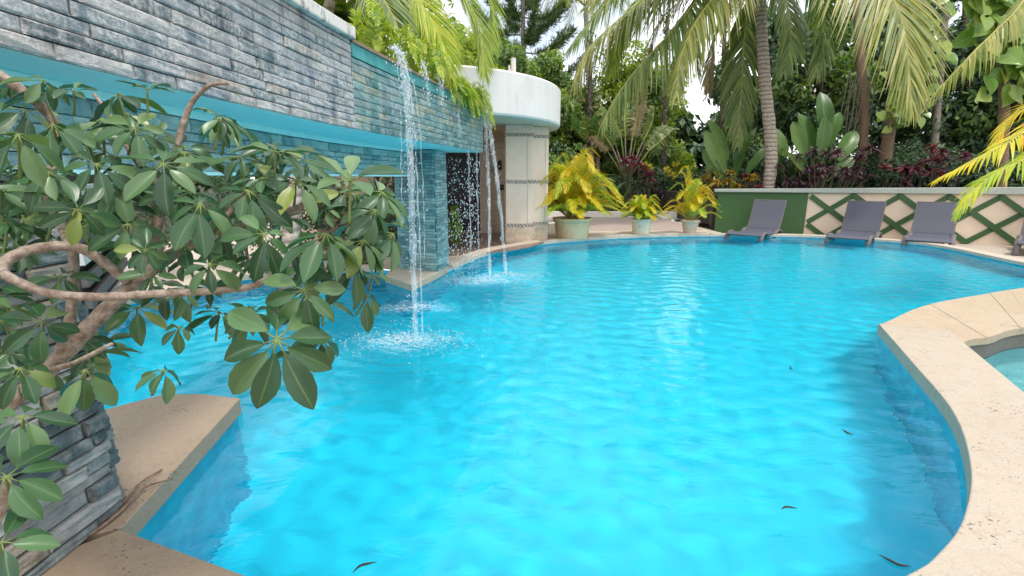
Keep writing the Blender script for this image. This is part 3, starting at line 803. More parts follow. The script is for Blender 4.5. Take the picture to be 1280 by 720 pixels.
def wall_s(px, o=0.0):                   # distance along the wall at which it stands in the direction px
    k = (px - 640) / FPX; ss = np.linspace(-2, LL + 2, 4000); pp = LA + LT * ss[:, None] + LN * o
    return ss[np.argmin(np.abs(pp[:, 0] / (pp[:, 1] * ct + 1.6 * st) - k))]
proto = None
for i, ((px, o_, rz), lb) in enumerate(zip(lsp, LLAB)):
    if proto is None: o = proto = make_lounger(lb)
    else: o = copy_tree(proto)
    p = lp(wall_s(px, o_), o_); o.location = (p[0], p[1], -.3); o.rotation_euler = (0, 0, LRZ + rz); o['label'] = lb

# ------------------------------------------------------------------ plants: builders
def blades(base, dirs, lens, wid, nor, droop, st=(0, .3, .65, 1), prof=(.55, 1, .8)):
    base, dirs = np.asarray(base, float), nrm(dirs); n = len(base)
    lens = np.broadcast_to(lens, n); wid = np.broadcast_to(wid, n); droop = np.broadcast_to(droop, n)
    V = np.zeros((n, 7, 3)); P = []
    for t_ in st:
        p = base + dirs * (lens * t_)[:, None]; p = p - UP * (droop * lens * t_ ** 2)[:, None]; P.append(p)
    side = nrm(np.cross(dirs, nor))
    for i in range(3):
        V[:, 2 * i] = P[i] - side * (wid * prof[i] / 2)[:, None]; V[:, 2 * i + 1] = P[i] + side * (wid * prof[i] / 2)[:, None]
    V[:, 6] = P[3]
    o = np.arange(n)[:, None] * 7
    return V.reshape(-1, 3), np.concatenate([o + np.array([0, 1, 3, 2]), o + np.array([2, 3, 5, 4])]), o + np.array([4, 5, 6])
def frond(pts, n=46, L=.7, wd=.035, droop=.35, ang=58, rr=.025, tipang=25, vshape=.25, start=.12, seed=0, up=UP, ragged=.12, sides=(1, -1)):
    q = np.random.default_rng(seed)
    P = spline(pts, 10); d = np.r_[0, np.cumsum(np.linalg.norm(np.diff(P, axis=0), axis=1))]
    g = Geo()
    ss = np.linspace(start, .995, n) * d[-1]
    C = np.stack([np.interp(ss, d, P[:, i]) for i in range(3)], -1)
    Tn = nrm(np.gradient(P, axis=0)); T = nrm(np.stack([np.interp(ss, d, Tn[:, i]) for i in range(3)], -1))
    Sd = nrm(np.cross(T, np.broadcast_to(up, T.shape))); N = np.cross(Sd, T)
    u = (ss / d[-1]); prof = np.sin(np.pi * np.clip(.12 + .84 * u, 0, 1)) ** .6 * (1 - .35 * u)
    for s in sides:
        A = np.radians(ang + (tipang - ang) * u ** 1.5 + q.normal(0, 4, n))
        D = T * np.cos(A)[:, None] + Sd * (s * np.sin(A))[:, None] + N * (vshape + q.normal(0, .06, n))[:, None]
        ln = L * prof * q.uniform(1 - ragged, 1 + ragged, n)
        v, f4, f3 = blades(C, D, ln, wd * (.6 + .4 * prof), N + .2 * q.normal(0, 1, (n, 3)), droop * q.uniform(.7, 1.3, n))
        k = g.n; g.v.append(v); g.r.append(np.zeros(len(v))); g.n += len(v); g.f += [f4 + k, f3 + k]; g.m += [np.zeros(len(f4)), np.zeros(len(f3))]
    V, F = tube(P[::2] if len(P) > 30 else P, np.linspace(rr, rr * .2, len(P[::2] if len(P) > 30 else P)), 5)
    g.add(V, F, 1)
    return g
def cloud(ells, n, size, seed=0, asp=.5, hang=.3, fill_=.55, jit=.25):
    """n small folded leaves spread through ellipsoid clumps (cx,cy,cz,rx,ry,rz)"""
    q = np.random.default_rng(seed); E_ = np.asarray(ells, float)
    vol = (E_[:, 3] * E_[:, 4] + E_[:, 4] * E_[:, 5] + E_[:, 3] * E_[:, 5]); pick = q.choice(len(E_), n, p=vol / vol.sum())
    d = nrm(q.normal(0, 1, (n, 3))); r = q.uniform(fill_ ** 3, 1, n) ** (1 / 3) * (1 + q.normal(0, jit * .35, n))
    c = E_[pick, :3] + d * r[:, None] * E_[pick, 3:]
    nor = nrm(d + UP * .5 + q.normal(0, .6, (n, 3))); a = nrm(np.cross(nor, q.normal(0, 1, (n, 3))) - UP * hang); b = nrm(np.cross(nor, a))
    s = size * q.uniform(.6, 1.35, n)[:, None]
    V = np.stack([c - a * s * .5, c + b * s * asp * .5 + nor * s * .06, c + a * s * .5 - UP * s * .08, c - b * s * asp * .5 + nor * s * .06], 1).reshape(-1, 3)
    o = np.arange(n)[:, None] * 4
    return V, np.concatenate([o + np.array([0, 1, 2]), o + np.array([0, 2, 3])])
def clumps(c, rad, k, seed, flat=.8, sz=(.35, .6)):
    q = np.random.default_rng(seed); out = []
    for i in range(k):
        d = nrm(q.normal(0, 1, 3)) * q.uniform(.35, 1) ** .6
        s = q.uniform(*sz)
        out.append((*(np.array(c) + d * np.array(rad)), rad[0] * s, rad[1] * s, rad[2] * s * flat))
    return out
def tree(label, base, top, rad, mats, n=5200, size=.3, k=16, seed=0, trunk=.16, name='leafy_tree', group='trees behind the garden', bk=None, asp=.5):
    base, top = np.array(base, float), np.array(top, float); q = np.random.default_rng(seed + 500)
    t = thing(name, label, 'tree', base, group)
    cl = clumps(top, rad, k, seed)
    P = spline([base, base * .55 + top * .45 + q.normal(0, .2, 3) * (1, 1, 0), top + (0, 0, rad[2] * .3)], 6)
    Geo().add(*tube(P, np.linspace(trunk, trunk * .35, len(P)), 8)).build('trunk', bk or B_dark, t, True)
    br = Geo()
    for e in cl[::2]:
        i = q.integers(len(P) // 2, len(P) - 1); br.add(*tube(spline([P[i], (P[i] + np.array(e[:3])) / 2 + (0, 0, .15), np.array(e[:3])], 4), np.linspace(trunk * .4, .02, 9), 5))
    br.build('branches', bk or B_dark, t, True)
    mats = mats if isinstance(mats, list) else [mats]
    h = len(cl) // len(mats)
    cr_ = Geo()
    for i, m in enumerate(mats): cr_.add(*cloud(cl[i * h:(i + 1) * h] or cl, n // len(mats), size, seed + i, asp), mi=i)
    cr_.build('crown', mats, t)
    return t
def tuft(name, label, cat, base, mats, n=60, L=.5, wd=.05, seed=0, spread=.35, droop=.5, group=None, heads=1, lift=.6, topz=None):
    q = np.random.default_rng(seed); base = np.array(base, float)
    t = thing(name, label, cat, base, group)
    hb = base + q.normal(0, 1, (heads, 3)) * (spread, spread, 0) + np.c_[np.zeros((heads, 2)), (topz - base[2] + np.clip(q.normal(-.25, .8, heads), -2, .8) * spread) if topz is not None else q.uniform(.35, 1, heads) * lift]
    pick = q.integers(0, heads, n); az = q.uniform(0, 6.283, n); el = q.uniform(-.15, 1.35, n)
    D = np.stack([np.cos(az) * np.cos(el), np.sin(az) * np.cos(el), np.sin(el)], -1)
    v, f4, f3 = blades(hb[pick], D, L * q.uniform(.6, 1.2, n), wd, nrm(UP + q.normal(0, .4, (n, 3))), droop)
    g = Geo(); g.v.append(v); g.r.append(np.zeros(len(v))); g.n = len(v); g.f += [f4, f3]; g.m += [np.zeros(len(f4)), np.zeros(len(f3))]
    g.build('foliage', mats, t)
    s = Geo()
    for h in hb: s.add(*tube([(base * .4 + h * .6) * (1, 1, 0) + (0, 0, base[2]), h], [.03, .015], 5))
    s.build('stem', B_dark, t)
    return t
def paddle(Lb=1.0, wd=.36, seed=0, bend=.25):        # big banana-like blade, base at origin, growing along +z, facing -y
    q = np.random.default_rng(seed); nrow = 9; V, F, Rb = [], [], []
    for i in range(nrow):
        u = i / (nrow - 1); w_ = wd * .5 * (math.sin(math.pi * min(1, .06 + u * .94)) ** .55) * (1 if u < .97 else .25) * q.uniform(.92, 1.06)
        y = bend * Lb * u * u
        for j, sx in enumerate((-1, -.5, 0, .5, 1)):
            V.append((sx * w_, y - abs(sx) * w_ * .28 + q.uniform(-.012, .012), Lb * u * (1 - .12 * u))); Rb.append(1.0 if j == 2 else .6 if j in (1, 3) else 0)
    for i in range(nrow - 1):
        for j in range(4): a = i * 5 + j; F.append((a, a + 1, a + 6, a + 5))
    return Geo().add(V, F, 0, Rb)
def place(o, loc, zdir, ydir, s=1.0):
    z = Vector(zdir).normalized(); y = Vector(ydir); y = (y - z * y.dot(z)).normalized(); x = y.cross(z)
    M = Matrix((x, y, z)).transposed().to_4x4() @ Matrix.Scale(s, 4); M.translation = Vector(loc)
    o.matrix_basis = M; return o
def paddle_plant(label, base, leaves, lb=1.2, seed=0, name='bird_of_paradise', wd=.4, mat=None):
    """leaves: (lean sideways, lean away, stalk length, blade length, twist)"""
    q = random.Random(seed); base = np.array(base, float)
    t = thing(name, label, 'plant', base)
    pm = [paddle(1, wd, seed + i, .12 + .1 * i).mesh('leaf', mat or L_bop, True) for i in range(3)]
    for i, (sx, sy, sl_, bl, tw) in enumerate(leaves):
        d = nrm(np.array([sx, sy, 1.0])); b0 = base + np.array([q.uniform(-.12, .12), q.uniform(-.1, .1), 0]); tip = b0 + d * sl_ + np.array([sx, sy, 0]) * .1
        Geo().add(*tube(spline([b0, (b0 + tip) / 2 + np.array([-sx, -sy, 0]) * .06, tip], 4), np.linspace(.035, .018, 9), 5)).build('stalk', L_bop, t, True)
        o = link('leaf', pm[i % 3], t); o.matrix_parent_inverse = Matrix.Identity(4)
        f = Vector((math.sin(tw), math.cos(tw), 0)); place(o, Vector(tip) - t.location, d + np.array([sx, sy, 0]) * .25, f, bl)
    return t

# ------------------------------------------------------------------ far greenery
# a continuous wall of dark leaves far behind everything
tl = Geo(); E_ = []
q = np.random.default_rng(5)
SKYL = [(-200, -40), (420, 0), (560, 40), (600, 70), (680, 95), (715, 110), (760, 105), (800, 60), (845, 90), (860, 150), (888, 150), (905, 60), (960, -20), (1000, -140), (1700, -160)]
for i in range(420):
    px = q.uniform(-200, 1700); dep = q.uniform(31, 36); top = np.interp(px, [a for a, b in SKYL], [b for a, b in SKYL]) + 12
    c = W(px, q.uniform(top, 235), dep); r_ = q.uniform(.9, 1.7); c[2] -= r_ * .8
    E_.append((*c, r_, 1.2, r_ * q.uniform(.7, 1)))
tl.add(*cloud(E_, 150000, .6, 77, .6, .3, .3))
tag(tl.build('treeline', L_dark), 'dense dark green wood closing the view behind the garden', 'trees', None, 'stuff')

B = lambda px, dep, z=-.05: np.array([*W(px, 230, dep)[:2], z])
# broad trees on the right, dark
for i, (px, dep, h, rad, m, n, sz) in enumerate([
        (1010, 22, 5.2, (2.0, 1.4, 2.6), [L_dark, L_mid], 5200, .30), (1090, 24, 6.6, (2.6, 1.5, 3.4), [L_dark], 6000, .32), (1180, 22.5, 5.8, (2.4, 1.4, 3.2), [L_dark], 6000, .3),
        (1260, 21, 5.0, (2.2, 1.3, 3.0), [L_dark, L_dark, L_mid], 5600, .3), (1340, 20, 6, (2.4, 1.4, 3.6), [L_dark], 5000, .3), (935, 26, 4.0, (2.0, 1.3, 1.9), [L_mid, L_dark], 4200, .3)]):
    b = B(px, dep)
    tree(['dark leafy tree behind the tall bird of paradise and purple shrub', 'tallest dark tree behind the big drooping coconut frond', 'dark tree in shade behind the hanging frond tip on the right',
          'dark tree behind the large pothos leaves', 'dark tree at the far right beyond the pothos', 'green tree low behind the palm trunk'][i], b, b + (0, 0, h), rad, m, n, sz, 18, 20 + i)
# left: green and orange-tinged trees
for i, (px, dep, h, rad, m, n, sz) in enumerate([
        (712, 27, 4.0, (1.7, 1.3, 2.3), [L_flame], 8000, .3), (668, 25, 4.6, (1.6, 1.2, 1.6), [L_mid, L_lime], 4600, .26), (600, 26, 5.2, (2.0, 1.3, 2.6), [L_mid, L_lime, L_mid], 5600, .28),
        (505, 18, 5.2, (2.2, 1.5, 2.4), [L_mid, L_lime], 5600, .26), (700, 22, 1.6, (1.2, .9, 1.5), [L_mid, L_dark], 3600, .2), (835, 28, 2.6, (1.6, 1.2, 1.3), [L_lime, L_mid], 3000, .28), (420, 14, 4.6, (1.6, 1.3, 1.7), [L_lime, L_mid], 4600, .2), (800, 29, 6.3, (2.7, 1.3, 2.3), [L_lime, L_mid, L_lime], 6500, .3), (760, 30, 3.6, (2.2, 1.3, 2.0), [L_mid, L_lime], 5000, .28), (622, 24, 6.2, (1.7, 1.2, 1.5), [L_mid, L_lime, L_mid], 5600, .22), (682, 26, 6.0, (1.5, 1.2, 1.6), [L_mid, L_mid, L_lime], 5600, .22), (575, 22, 6.6, (1.6, 1.2, 1.6), [L_lime, L_mid], 5200, .22)]):
    b = B(px, dep)
    tree(['tree tinged with orange blossom right of the pavilion roof', 'bright green tree just above the pavilion fascia', 'yellow-green leafy tree left of the pine, above the pavilion',
          'leafy tree behind the arching lime palm fronds', 'green bush-like tree between pavilion column and large potted palm', 'pale sunlit tree far behind the dark hedge', 'yellow-green tree rising behind the capped end of the slate wall', 'pale lime tree high behind the hanging coconut fronds', 'green tree behind the banana plant', 'green tree rising straight behind the pavilion roof left of the vent post', 'mid green tree rising behind the right end of the pavilion roof', 'lime tree beyond the trailing fern and slate wall end'][i], b, b + (0, 0, h), rad, m, n, sz, 16, 60 + i)

# hedge and low shrubs behind the kerb
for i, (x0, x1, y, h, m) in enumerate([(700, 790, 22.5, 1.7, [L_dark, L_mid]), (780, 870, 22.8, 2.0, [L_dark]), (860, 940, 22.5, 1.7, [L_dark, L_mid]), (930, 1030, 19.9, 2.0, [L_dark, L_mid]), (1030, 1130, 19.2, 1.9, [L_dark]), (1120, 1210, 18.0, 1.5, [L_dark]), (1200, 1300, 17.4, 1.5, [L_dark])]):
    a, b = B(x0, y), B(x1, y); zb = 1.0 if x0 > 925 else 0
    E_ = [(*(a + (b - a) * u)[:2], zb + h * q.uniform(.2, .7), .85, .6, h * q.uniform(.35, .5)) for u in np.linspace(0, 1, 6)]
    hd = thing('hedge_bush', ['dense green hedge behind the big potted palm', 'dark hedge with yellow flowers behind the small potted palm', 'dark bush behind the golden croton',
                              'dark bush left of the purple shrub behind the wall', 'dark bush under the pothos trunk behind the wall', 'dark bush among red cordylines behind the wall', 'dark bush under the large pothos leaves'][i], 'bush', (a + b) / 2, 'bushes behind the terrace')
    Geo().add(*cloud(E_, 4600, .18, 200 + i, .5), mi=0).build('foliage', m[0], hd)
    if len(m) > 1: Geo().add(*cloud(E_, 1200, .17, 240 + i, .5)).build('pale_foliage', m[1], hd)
    Geo().add(*tube([(a + b) / 2, (a + b) / 2 + (0, 0, h * .7)], .05)).build('stem', B_dark, hd)
for i, (px, py, dep) in enumerate([(806, 206, 22), (813, 209, 22), (834, 212, 22), (845, 206, 22), (839, 217, 22)]):
    c = W(px, py, dep); f = thing('flower_cluster', ['yellow blossom cluster high left on the dark hedge', 'yellow blossoms low left on the dark hedge', 'yellow blossoms in the middle of the dark hedge', 'yellow blossom cluster high right on the dark hedge', 'yellow blossoms low right on the dark hedge'][i], 'flowers', c, 'yellow blossoms on the hedge')
    Geo().add(*cloud([(*c, .2, .15, .14)], 46, .13, 300 + i, .7)).build('blossom', L_yflower, f)
    Geo().add(*tube([c - (0, 0, .5), c], .012, 5)).build('stem', L_mid, f)

# pine
pn = B(652, 30); pine = thing('pine_tree', 'tall pine with upswept brushy branches above the pavilion roof', 'tree', pn)
TOPZ = 15.0
Geo().add(*tube([pn, pn + (.1, 0, 6), pn + (.0, 0, TOPZ)], [.28, .2, .05], 8)).build('trunk', B_grey, pine, True)
for i in range(46):
    z = 3.2 + (TOPZ - 3.6) * (i / 46) ** .9; az = i * 2.4; ln = (4.3 - 2.4 * (z / TOPZ)) * q.uniform(.75, 1.15)
    a = pn + np.array([0, 0, z]); d = np.array([math.cos(az), math.sin(az) * .8, 0]); P = spline([a, a + d * ln * .5 + (0, 0, .05), a + d * ln + (0, 0, ln * .42)], 6)
    g = Geo().add(*tube(P, np.linspace(.05, .012, len(P)), 5), mi=1)
    nn = 620; u = q.uniform(.25, 1, nn); C = np.stack([np.interp(u, np.linspace(0, 1, len(P)), P[:, k]) for k in range(3)], -1) + q.normal(0, .10, (nn, 3))
    Dd = nrm(q.normal(0, 1, (nn, 3)) + (d * 1.1 + UP * .9)); v, f4, f3 = blades(C, Dd, q.uniform(.3, .55, nn), .04, q.normal(0, 1, (nn, 3)), .05)
    k = g.n; g.v.append(v); g.r.append(np.zeros(len(v))); g.n += len(v); g.f += [f4 + k, f3 + k]; g.m += [np.zeros(len(f4)), np.zeros(len(f3))]
    g.build('branch', [L_needle, B_grey], pine)

# feathery palm far behind, pale against the sky
fp = thing('feather_palm', 'pale feathery palm against the bright sky beside the pine', 'palm tree', B(738, 27))
cb = W(732, 8, 27)
Geo().add(*tube(spline([B(738, 27), (B(738, 27) + cb) / 2 + (.1, 0, 0), cb], 6), .13, 8)).build('trunk', B_grey, fp, True)
for i in range(13):
    az = i * 2.4; d = np.array([math.cos(az), math.sin(az), 0]); ln = 2.7
    Geo().join(frond([cb, cb + d * ln * .45 + (0, 0, .8), cb + d * ln * .85 + (0, 0, .25), cb + d * ln * 1.0 - (0, 0, .7)], 46, .8, .03, .6, 60, .03, seed=i)).build('frond', [L_lime if i % 2 else L_cocog, L_rach], fp)

# coconut palm over the lattice wall
CB = B(957, 17.6); CT = W(950, -62, 17.0)
cp = thing('coconut_palm', 'tall coconut palm with ringed trunk rising behind the green end of the wall', 'palm tree', CB)
P = spline([CB, W(964, 200, 17.6), W(956, 100, 17.3), W(951, 20, 17.1), CT], 10)
rr_ = .215 - .03 * np.linspace(0, 1, len(P)) + .012 * np.sin(np.arange(len(P)) * 2.6)
Geo().add(*tube(P, rr_, 14)).build('trunk', B_palm, cp, True)
def cf(px_list, mat, n=74, L=1.0, wd=.06, droop=.6, seed=0, **k):
    n, wd = int(n * 1.25), wd * 1.35
    pts = [CT] + [W(*a) for a in px_list]
    return frond(pts, n, L, wd, droop, seed=seed, **k).build('frond', [mat, L_rach], cp)
cf([(880, -60, 16.6), (800, 2, 16.2), (738, 58, 16.0), (718, 105, 16)], L_coco, 90, 1.9, .06, .75, 1, vshape=-.05)
cf([(905, -40, 16.2), (840, 38, 15.6), (785, 100, 15.2), (752, 156, 15)], L_cocog, 96, 1.5, .06, .9, 2, vshape=-.1)
cf([(915, -30, 15.8), (872, 24, 15.2), (850, 75, 15), (846, 118, 15)], L_coco, 80, 1.35, .055, .95, 3, vshape=-.1)
cf([(925, -70, 17.5), (860, -30, 18), (800, 20, 18.4), (765, 70, 18.6)], L_cocog, 90, 1.9, .06, .8, 4)
cf([(940, -20, 17.6), (930, 50, 17.9), (926, 120, 18.0), (922, 178, 18.0)], L_cocog, 84, 1.3, .055, .8, 5, vshape=-.1)
cf([(1010, -95, 15.5), (1078, -55, 14.2), (1126, 20, 13.2), (1140, 128, 12.8)], L_coco, 120, 2.7, .06, .38, 6, ang=66, tipang=10, vshape=.05, up=np.array([0, -.9, .45]), ragged=.06)
cf([(990, -70, 17.6), (1022, -20, 18.2), (1030, 40, 18.6), (1020, 95, 18.6)], L_cocog, 80, 1.5, .055, .8, 7)
cf([(920, -90, 16), (860, -80, 15), (800, -45, 14.5), (730, 10, 14)], L_coco, 96, 1.7, .055, .8, 8)
cf([(955, -30, 18), (905, 20, 19), (890, 70, 19.4), (885, 115, 19.5)], L_dry, 60, 1.0, .05, 1.1, 9)
cf([(900, -30, 18), (830, 20, 18.5), (805, 90, 18.8), (798, 160, 19)], L_dry, 46, .9, .05, 1.2, 10)
cf([(890, -55, 17), (820, -20, 16.6), (780, 30, 16.3), (765, 90, 16.2)], L_lime, 90, 1.5, .055, .9, 11)
cf([(975, -110, 17), (1010, -130, 18), (1080, -130, 19), (1140, -90, 20)], L_cocog, 60, 1.4, .06, .6, 12)
cf([(935, -50, 17.5), (890, -10, 18), (868, 40, 18.4), (872, 90, 18.6)], L_coco, 84, 1.5, .055, .85, 13)
cf([(965, -40, 16.5), (985, 10, 16), (988, 50, 15.9), (980, 90, 15.9)], L_cocog, 70, 1.2, .055, .9, 14)
cf([(930, -80, 15.5), (850, -60, 14.5), (780, -20, 14), (712, 60, 13.6)], L_cocog, 90, 1.6, .055, .9, 15)

# palm standing outside the frame to the right: one frond hangs in
rp = thing('leaning_palm', 'coconut palm outside the right edge whose long frond hangs down into view', 'palm tree', (16.5, 11.0, -.1))
rt = np.array([16.0, 11.2, 6.6])
Geo().add(*tube(spline([(16.5, 11.0, -.1), (16.4, 11.0, 3), rt], 6), .16, 10)).build('trunk', B_palm, rp, True)
for pts, sd in (([rt, W(1330, -35, 12.2), W(1262, 22, 12.0), W(1205, 78, 11.8), W(1162, 124, 11.8)], 21), ([rt, rt + (1.2, -.5, 1.2), rt + (2.4, -1, .6)], 22), ([rt, rt + (.2, -1.4, 1.2), rt + (.6, -2.8, .4)], 23), ([rt, rt + (1.2, 1.2, 1), rt + (2, 2.4, -.2)], 24)):
    frond(pts, 90, .8, .05, 1.0, seed=sd, vshape=-.15, ang=50).build('frond', [L_coco, L_rach], rp)
# yellow palm at the right edge, close
yp = thing('yellow_palm', 'yellow cane palm at the right edge with fronds arching over the wall', 'palm tree', (8.35, 6.9, -.05))
yb = np.array([8.35, 6.9, -.05]); yt = np.array([8.3, 6.95, 1.5])
for i in range(3): Geo().add(*tube([yb + (i * .08 - .08, (i % 2) * .08, 0), yt + (i * .1 - .1, 0, 0)], [.05, .03], 8)).build('cane', L_rach, yp, True)
yf = [[yt, W(1330, 140, 7.5), W(1292, 158, 7.4), W(1248, 185, 7.2), W(1168, 226, 7.0)], [yt, W(1345, 170, 7.2), W(1290, 195, 7.0), W(1232, 225, 6.9), W(1196, 268, 6.8)], [yt, W(1340, 150, 8), W(1300, 128, 8.2), W(1262, 150, 8.3), W(1236, 190, 8.3)],
      [yt, yt + (.8, -.3, .9), yt + (1.5, -.5, .4)], [yt, yt + (.3, .8, .9), yt + (.5, 1.5, .5)], [yt, yt + (.5, -.7, .8), yt + (.9, -1.3, .3)]]
for i, pts in enumerate(yf): frond(pts, 40, .62, .036, .45, seed=40 + i, ang=48, tipang=12, rr=.013, start=.35, vshape=.1).build('frond', [L_areca if i != 1 else L_arecag, L_rach], yp)

# lime palm leaning over the slate wall
lpB = np.array([-3.1, 6.3, -.05]); lpT = W(430, -75, 7.2)
lm_ = thing('lime_palm', 'lime green palm leaning its fronds over the slate wall top', 'palm tree', lpB)
Geo().add(*tube(spline([lpB, (lpB + lpT) / 2 + (-.2, .2, 0), lpT], 6), np.linspace(.12, .07, 13), 9)).build('trunk', B_palm, lm_, True)
for i, (pts, m) in enumerate([
        ([W(470, -60, 7.0), W(520, -5, 6.9), W(552, 50, 6.9), W(563, 95, 6.9)], L_arecag), ([W(490, -70, 7.6), W(560, -30, 7.9), W(598, 30, 8.1), W(606, 95, 8.1)], L_lime), ([W(455, -40, 6.6), W(480, 0, 6.3), W(497, 35, 6.2), W(500, 62, 6.2)], L_cocog),
        ([W(500, -80, 8.2), W(560, -60, 8.8), W(610, -10, 9.1), W(618, 60, 9.2)], L_lime), ([W(400, -60, 7.2), W(380, -30, 7.2), W(370, 20, 7.2)], L_lime), ([W(450, -110, 8), W(500, -110, 9), W(540, -60, 9.6)], L_lime),
        ([W(400, -90, 6.6), W(360, -80, 6.2), W(330, -40, 6.0)], L_lime), ([W(440, -50, 7.6), W(480, 0, 8.0), W(520, 60, 8.3), W(530, 90, 8.4)], L_lime)]):
    frond([lpT] + pts, 125, .85, .030, .34, seed=70 + i, ang=52, tipang=18, rr=.016, vshape=.12, up=np.array([.3, -.5, .8])).build('frond', [m, L_rach], lm_)
for i, (px, py, dep, rad) in enumerate([(455, 20, 8.2, (.9, .7, .75)), (540, 62, 10.5, (1.0, .8, .75)), (500, 30, 11.5, (1.4, .9, 1.2))]):
    c = W(px, py, dep); b = np.array([c[0] - .3, c[1], -.05])
    tree(['lime shrub pressed against the back of the slate wall by the cap end', 'lime shrub behind the wet part of the slate wall near the pavilion', 'taller yellow-green shrub behind the two lime shrubs at the slate wall'][i], b, c, rad, [L_lime, L_mid, L_lime], 4200, .15, 12, 340 + i, .07, 'tall_shrub', 'shrubs behind the slate wall')
# fern-like shrub trailing over the spillway
hf = thing('trailing_fern', 'yellow-green fern trailing along the wet slate wall top and off its end', 'fern', (-1.6, 7.0, 2.8))
for i in range(110):
    u = i / 109; s_ = kk + 3 + u * (len(UF) - kk - 4); a = np.array([np.interp(s_, np.arange(len(UF)), UF[:, k]) for k in range(2)]); b = np.array([a[0] - q.uniform(.05, .3), a[1] + q.uniform(-.1, .1), 2.86])
    if u < .58: hh = q.uniform(.25, .55); tip = b + np.array([q.uniform(-.25, .22), q.uniform(-.35, .2), hh - q.uniform(.1, .3)])
    else: hh = q.uniform(.12, .3); tip = np.array([a[0] + q.uniform(.10, .3), b[1] + q.uniform(-.3, .2), 2.86 - q.uniform(.0, .22 + .5 * (u - .58))])
    frond([b, (b + tip) / 2 * (1, 1, 0) + (0, 0, 2.86 + hh), tip], 22, .15, .026, .25, seed=400 + i, rr=.005, ang=60, tipang=30).build('frond', [L_fern if i % 4 else L_lime, L_mid], hf)
# plants behind the inner wall, glimpsed under it
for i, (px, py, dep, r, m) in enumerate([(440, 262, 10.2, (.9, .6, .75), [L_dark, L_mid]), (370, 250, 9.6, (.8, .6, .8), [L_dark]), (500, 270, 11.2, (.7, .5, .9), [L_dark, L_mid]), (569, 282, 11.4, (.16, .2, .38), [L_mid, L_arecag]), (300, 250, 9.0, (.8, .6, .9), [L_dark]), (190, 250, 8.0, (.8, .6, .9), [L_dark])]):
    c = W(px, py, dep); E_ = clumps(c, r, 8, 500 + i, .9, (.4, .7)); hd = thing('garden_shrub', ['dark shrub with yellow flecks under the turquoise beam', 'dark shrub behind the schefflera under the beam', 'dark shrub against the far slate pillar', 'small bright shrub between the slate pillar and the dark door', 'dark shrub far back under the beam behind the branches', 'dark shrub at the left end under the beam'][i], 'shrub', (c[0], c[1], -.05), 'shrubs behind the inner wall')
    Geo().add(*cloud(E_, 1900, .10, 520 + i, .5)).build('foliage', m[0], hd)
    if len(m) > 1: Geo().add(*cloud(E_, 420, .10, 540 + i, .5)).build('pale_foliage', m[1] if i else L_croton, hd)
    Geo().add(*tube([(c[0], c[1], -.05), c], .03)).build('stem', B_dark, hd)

# traveller's palm fan and banana-like clumps
tpB = B(783, 22.6); tp = thing('travellers_palm', 'fan-shaped travellers palm with grey stalks behind the small potted palm', 'palm tree', tpB)
hub = tpB + (0, 0, 1.5)
Geo().add(*tube([tpB, tpB + (.05, 0, .8), hub], [.16, .14, .16], 9)).build('trunk', B_grey, tp, True)
def torn(seed, m, wd=.3):
    q = np.random.default_rng(seed); nn = 26; u = np.linspace(.02, .97, nn); C = np.c_[np.zeros(nn), .35 * u * u, u * (1 - .15 * u)]; g = Geo()
    T = nrm(np.gradient(C, axis=0))
    for sx in (1, -1):
        D = T * .45 + np.array([sx, 0, 0]) * .9 + np.c_[np.zeros(nn), q.uniform(.0, .5, nn), np.zeros(nn)]
        v, f4, f3 = blades(C, D, wd * np.sin(np.pi * (.1 + .86 * u)) ** .5 * q.uniform(.8, 1.1, nn), .052, np.array([0, -1, .1]) + q.normal(0, .15, (nn, 3)), q.uniform(.1, .9, nn), prof=(1, 1, .9))
        k = g.n; g.v.append(v); g.r.append(np.zeros(len(v))); g.n += len(v); g.f += [f4 + k, f3 + k]; g.m += [np.zeros(len(f4)), np.zeros(len(f3))]
    g.add(*tube(C, np.linspace(.016, .004, nn), 4), 1)
    return g.mesh('leaf', [m, L_rach])
pmesh = [torn(90, L_dry, .2), torn(91, L_bop), torn(92, L_cocog, .26)]
for i, a in enumerate(np.linspace(-.6, .6, 10)):
    d = nrm(np.array([math.sin(a), .08 * (-1) ** i, math.cos(a)])); ln = 1.7 + .3 * math.cos(a * 3); tip = hub + d * ln
    Geo().add(*tube([hub - (0, 0, .1), hub + d * ln * .5, tip], [.06, .04, .025], 6)).build('stalk', B_grey if i % 3 else L_cocog, tp, True)
    o = link('leaf', pmesh[2 if i % 4 == 0 else 1 + (i % 2)] if i % 5 else pmesh[0], tp); o.matrix_parent_inverse = Matrix.Identity(4); place(o, Vector(tip) - tp.location, nrm(d + np.array([d[0] * .5, 0, -.1])), (.9 * math.sin(i * 1.7), 1, .2), 1.9)
bt = B(738, 23.5); bn = thing('banana_tree', 'banana plant with brown stems and torn leaves right of the pavilion', 'banana plant', bt)
for i, (dx, h) in enumerate(((-.25, 3.2), (.05, 3.4), (.3, 2.6))): Geo().add(*tube([bt + (dx, 0, 0), bt + (dx * 1.1, .05, h)], [.16, .1], 9)).build('stem', B_red, bn, True)
for i in range(9):
    az = i * 2.4; d = np.array([math.cos(az), math.sin(az), .55 - .9 * (i % 3 == 0)]); o = link('leaf', pmesh[1 + i % 2], bn); o.matrix_parent_inverse = Matrix.Identity(4); place(o, Vector(bt + (0, 0, 3.2)) - bn.location, nrm(d), (0, .4, 1), 1.7)

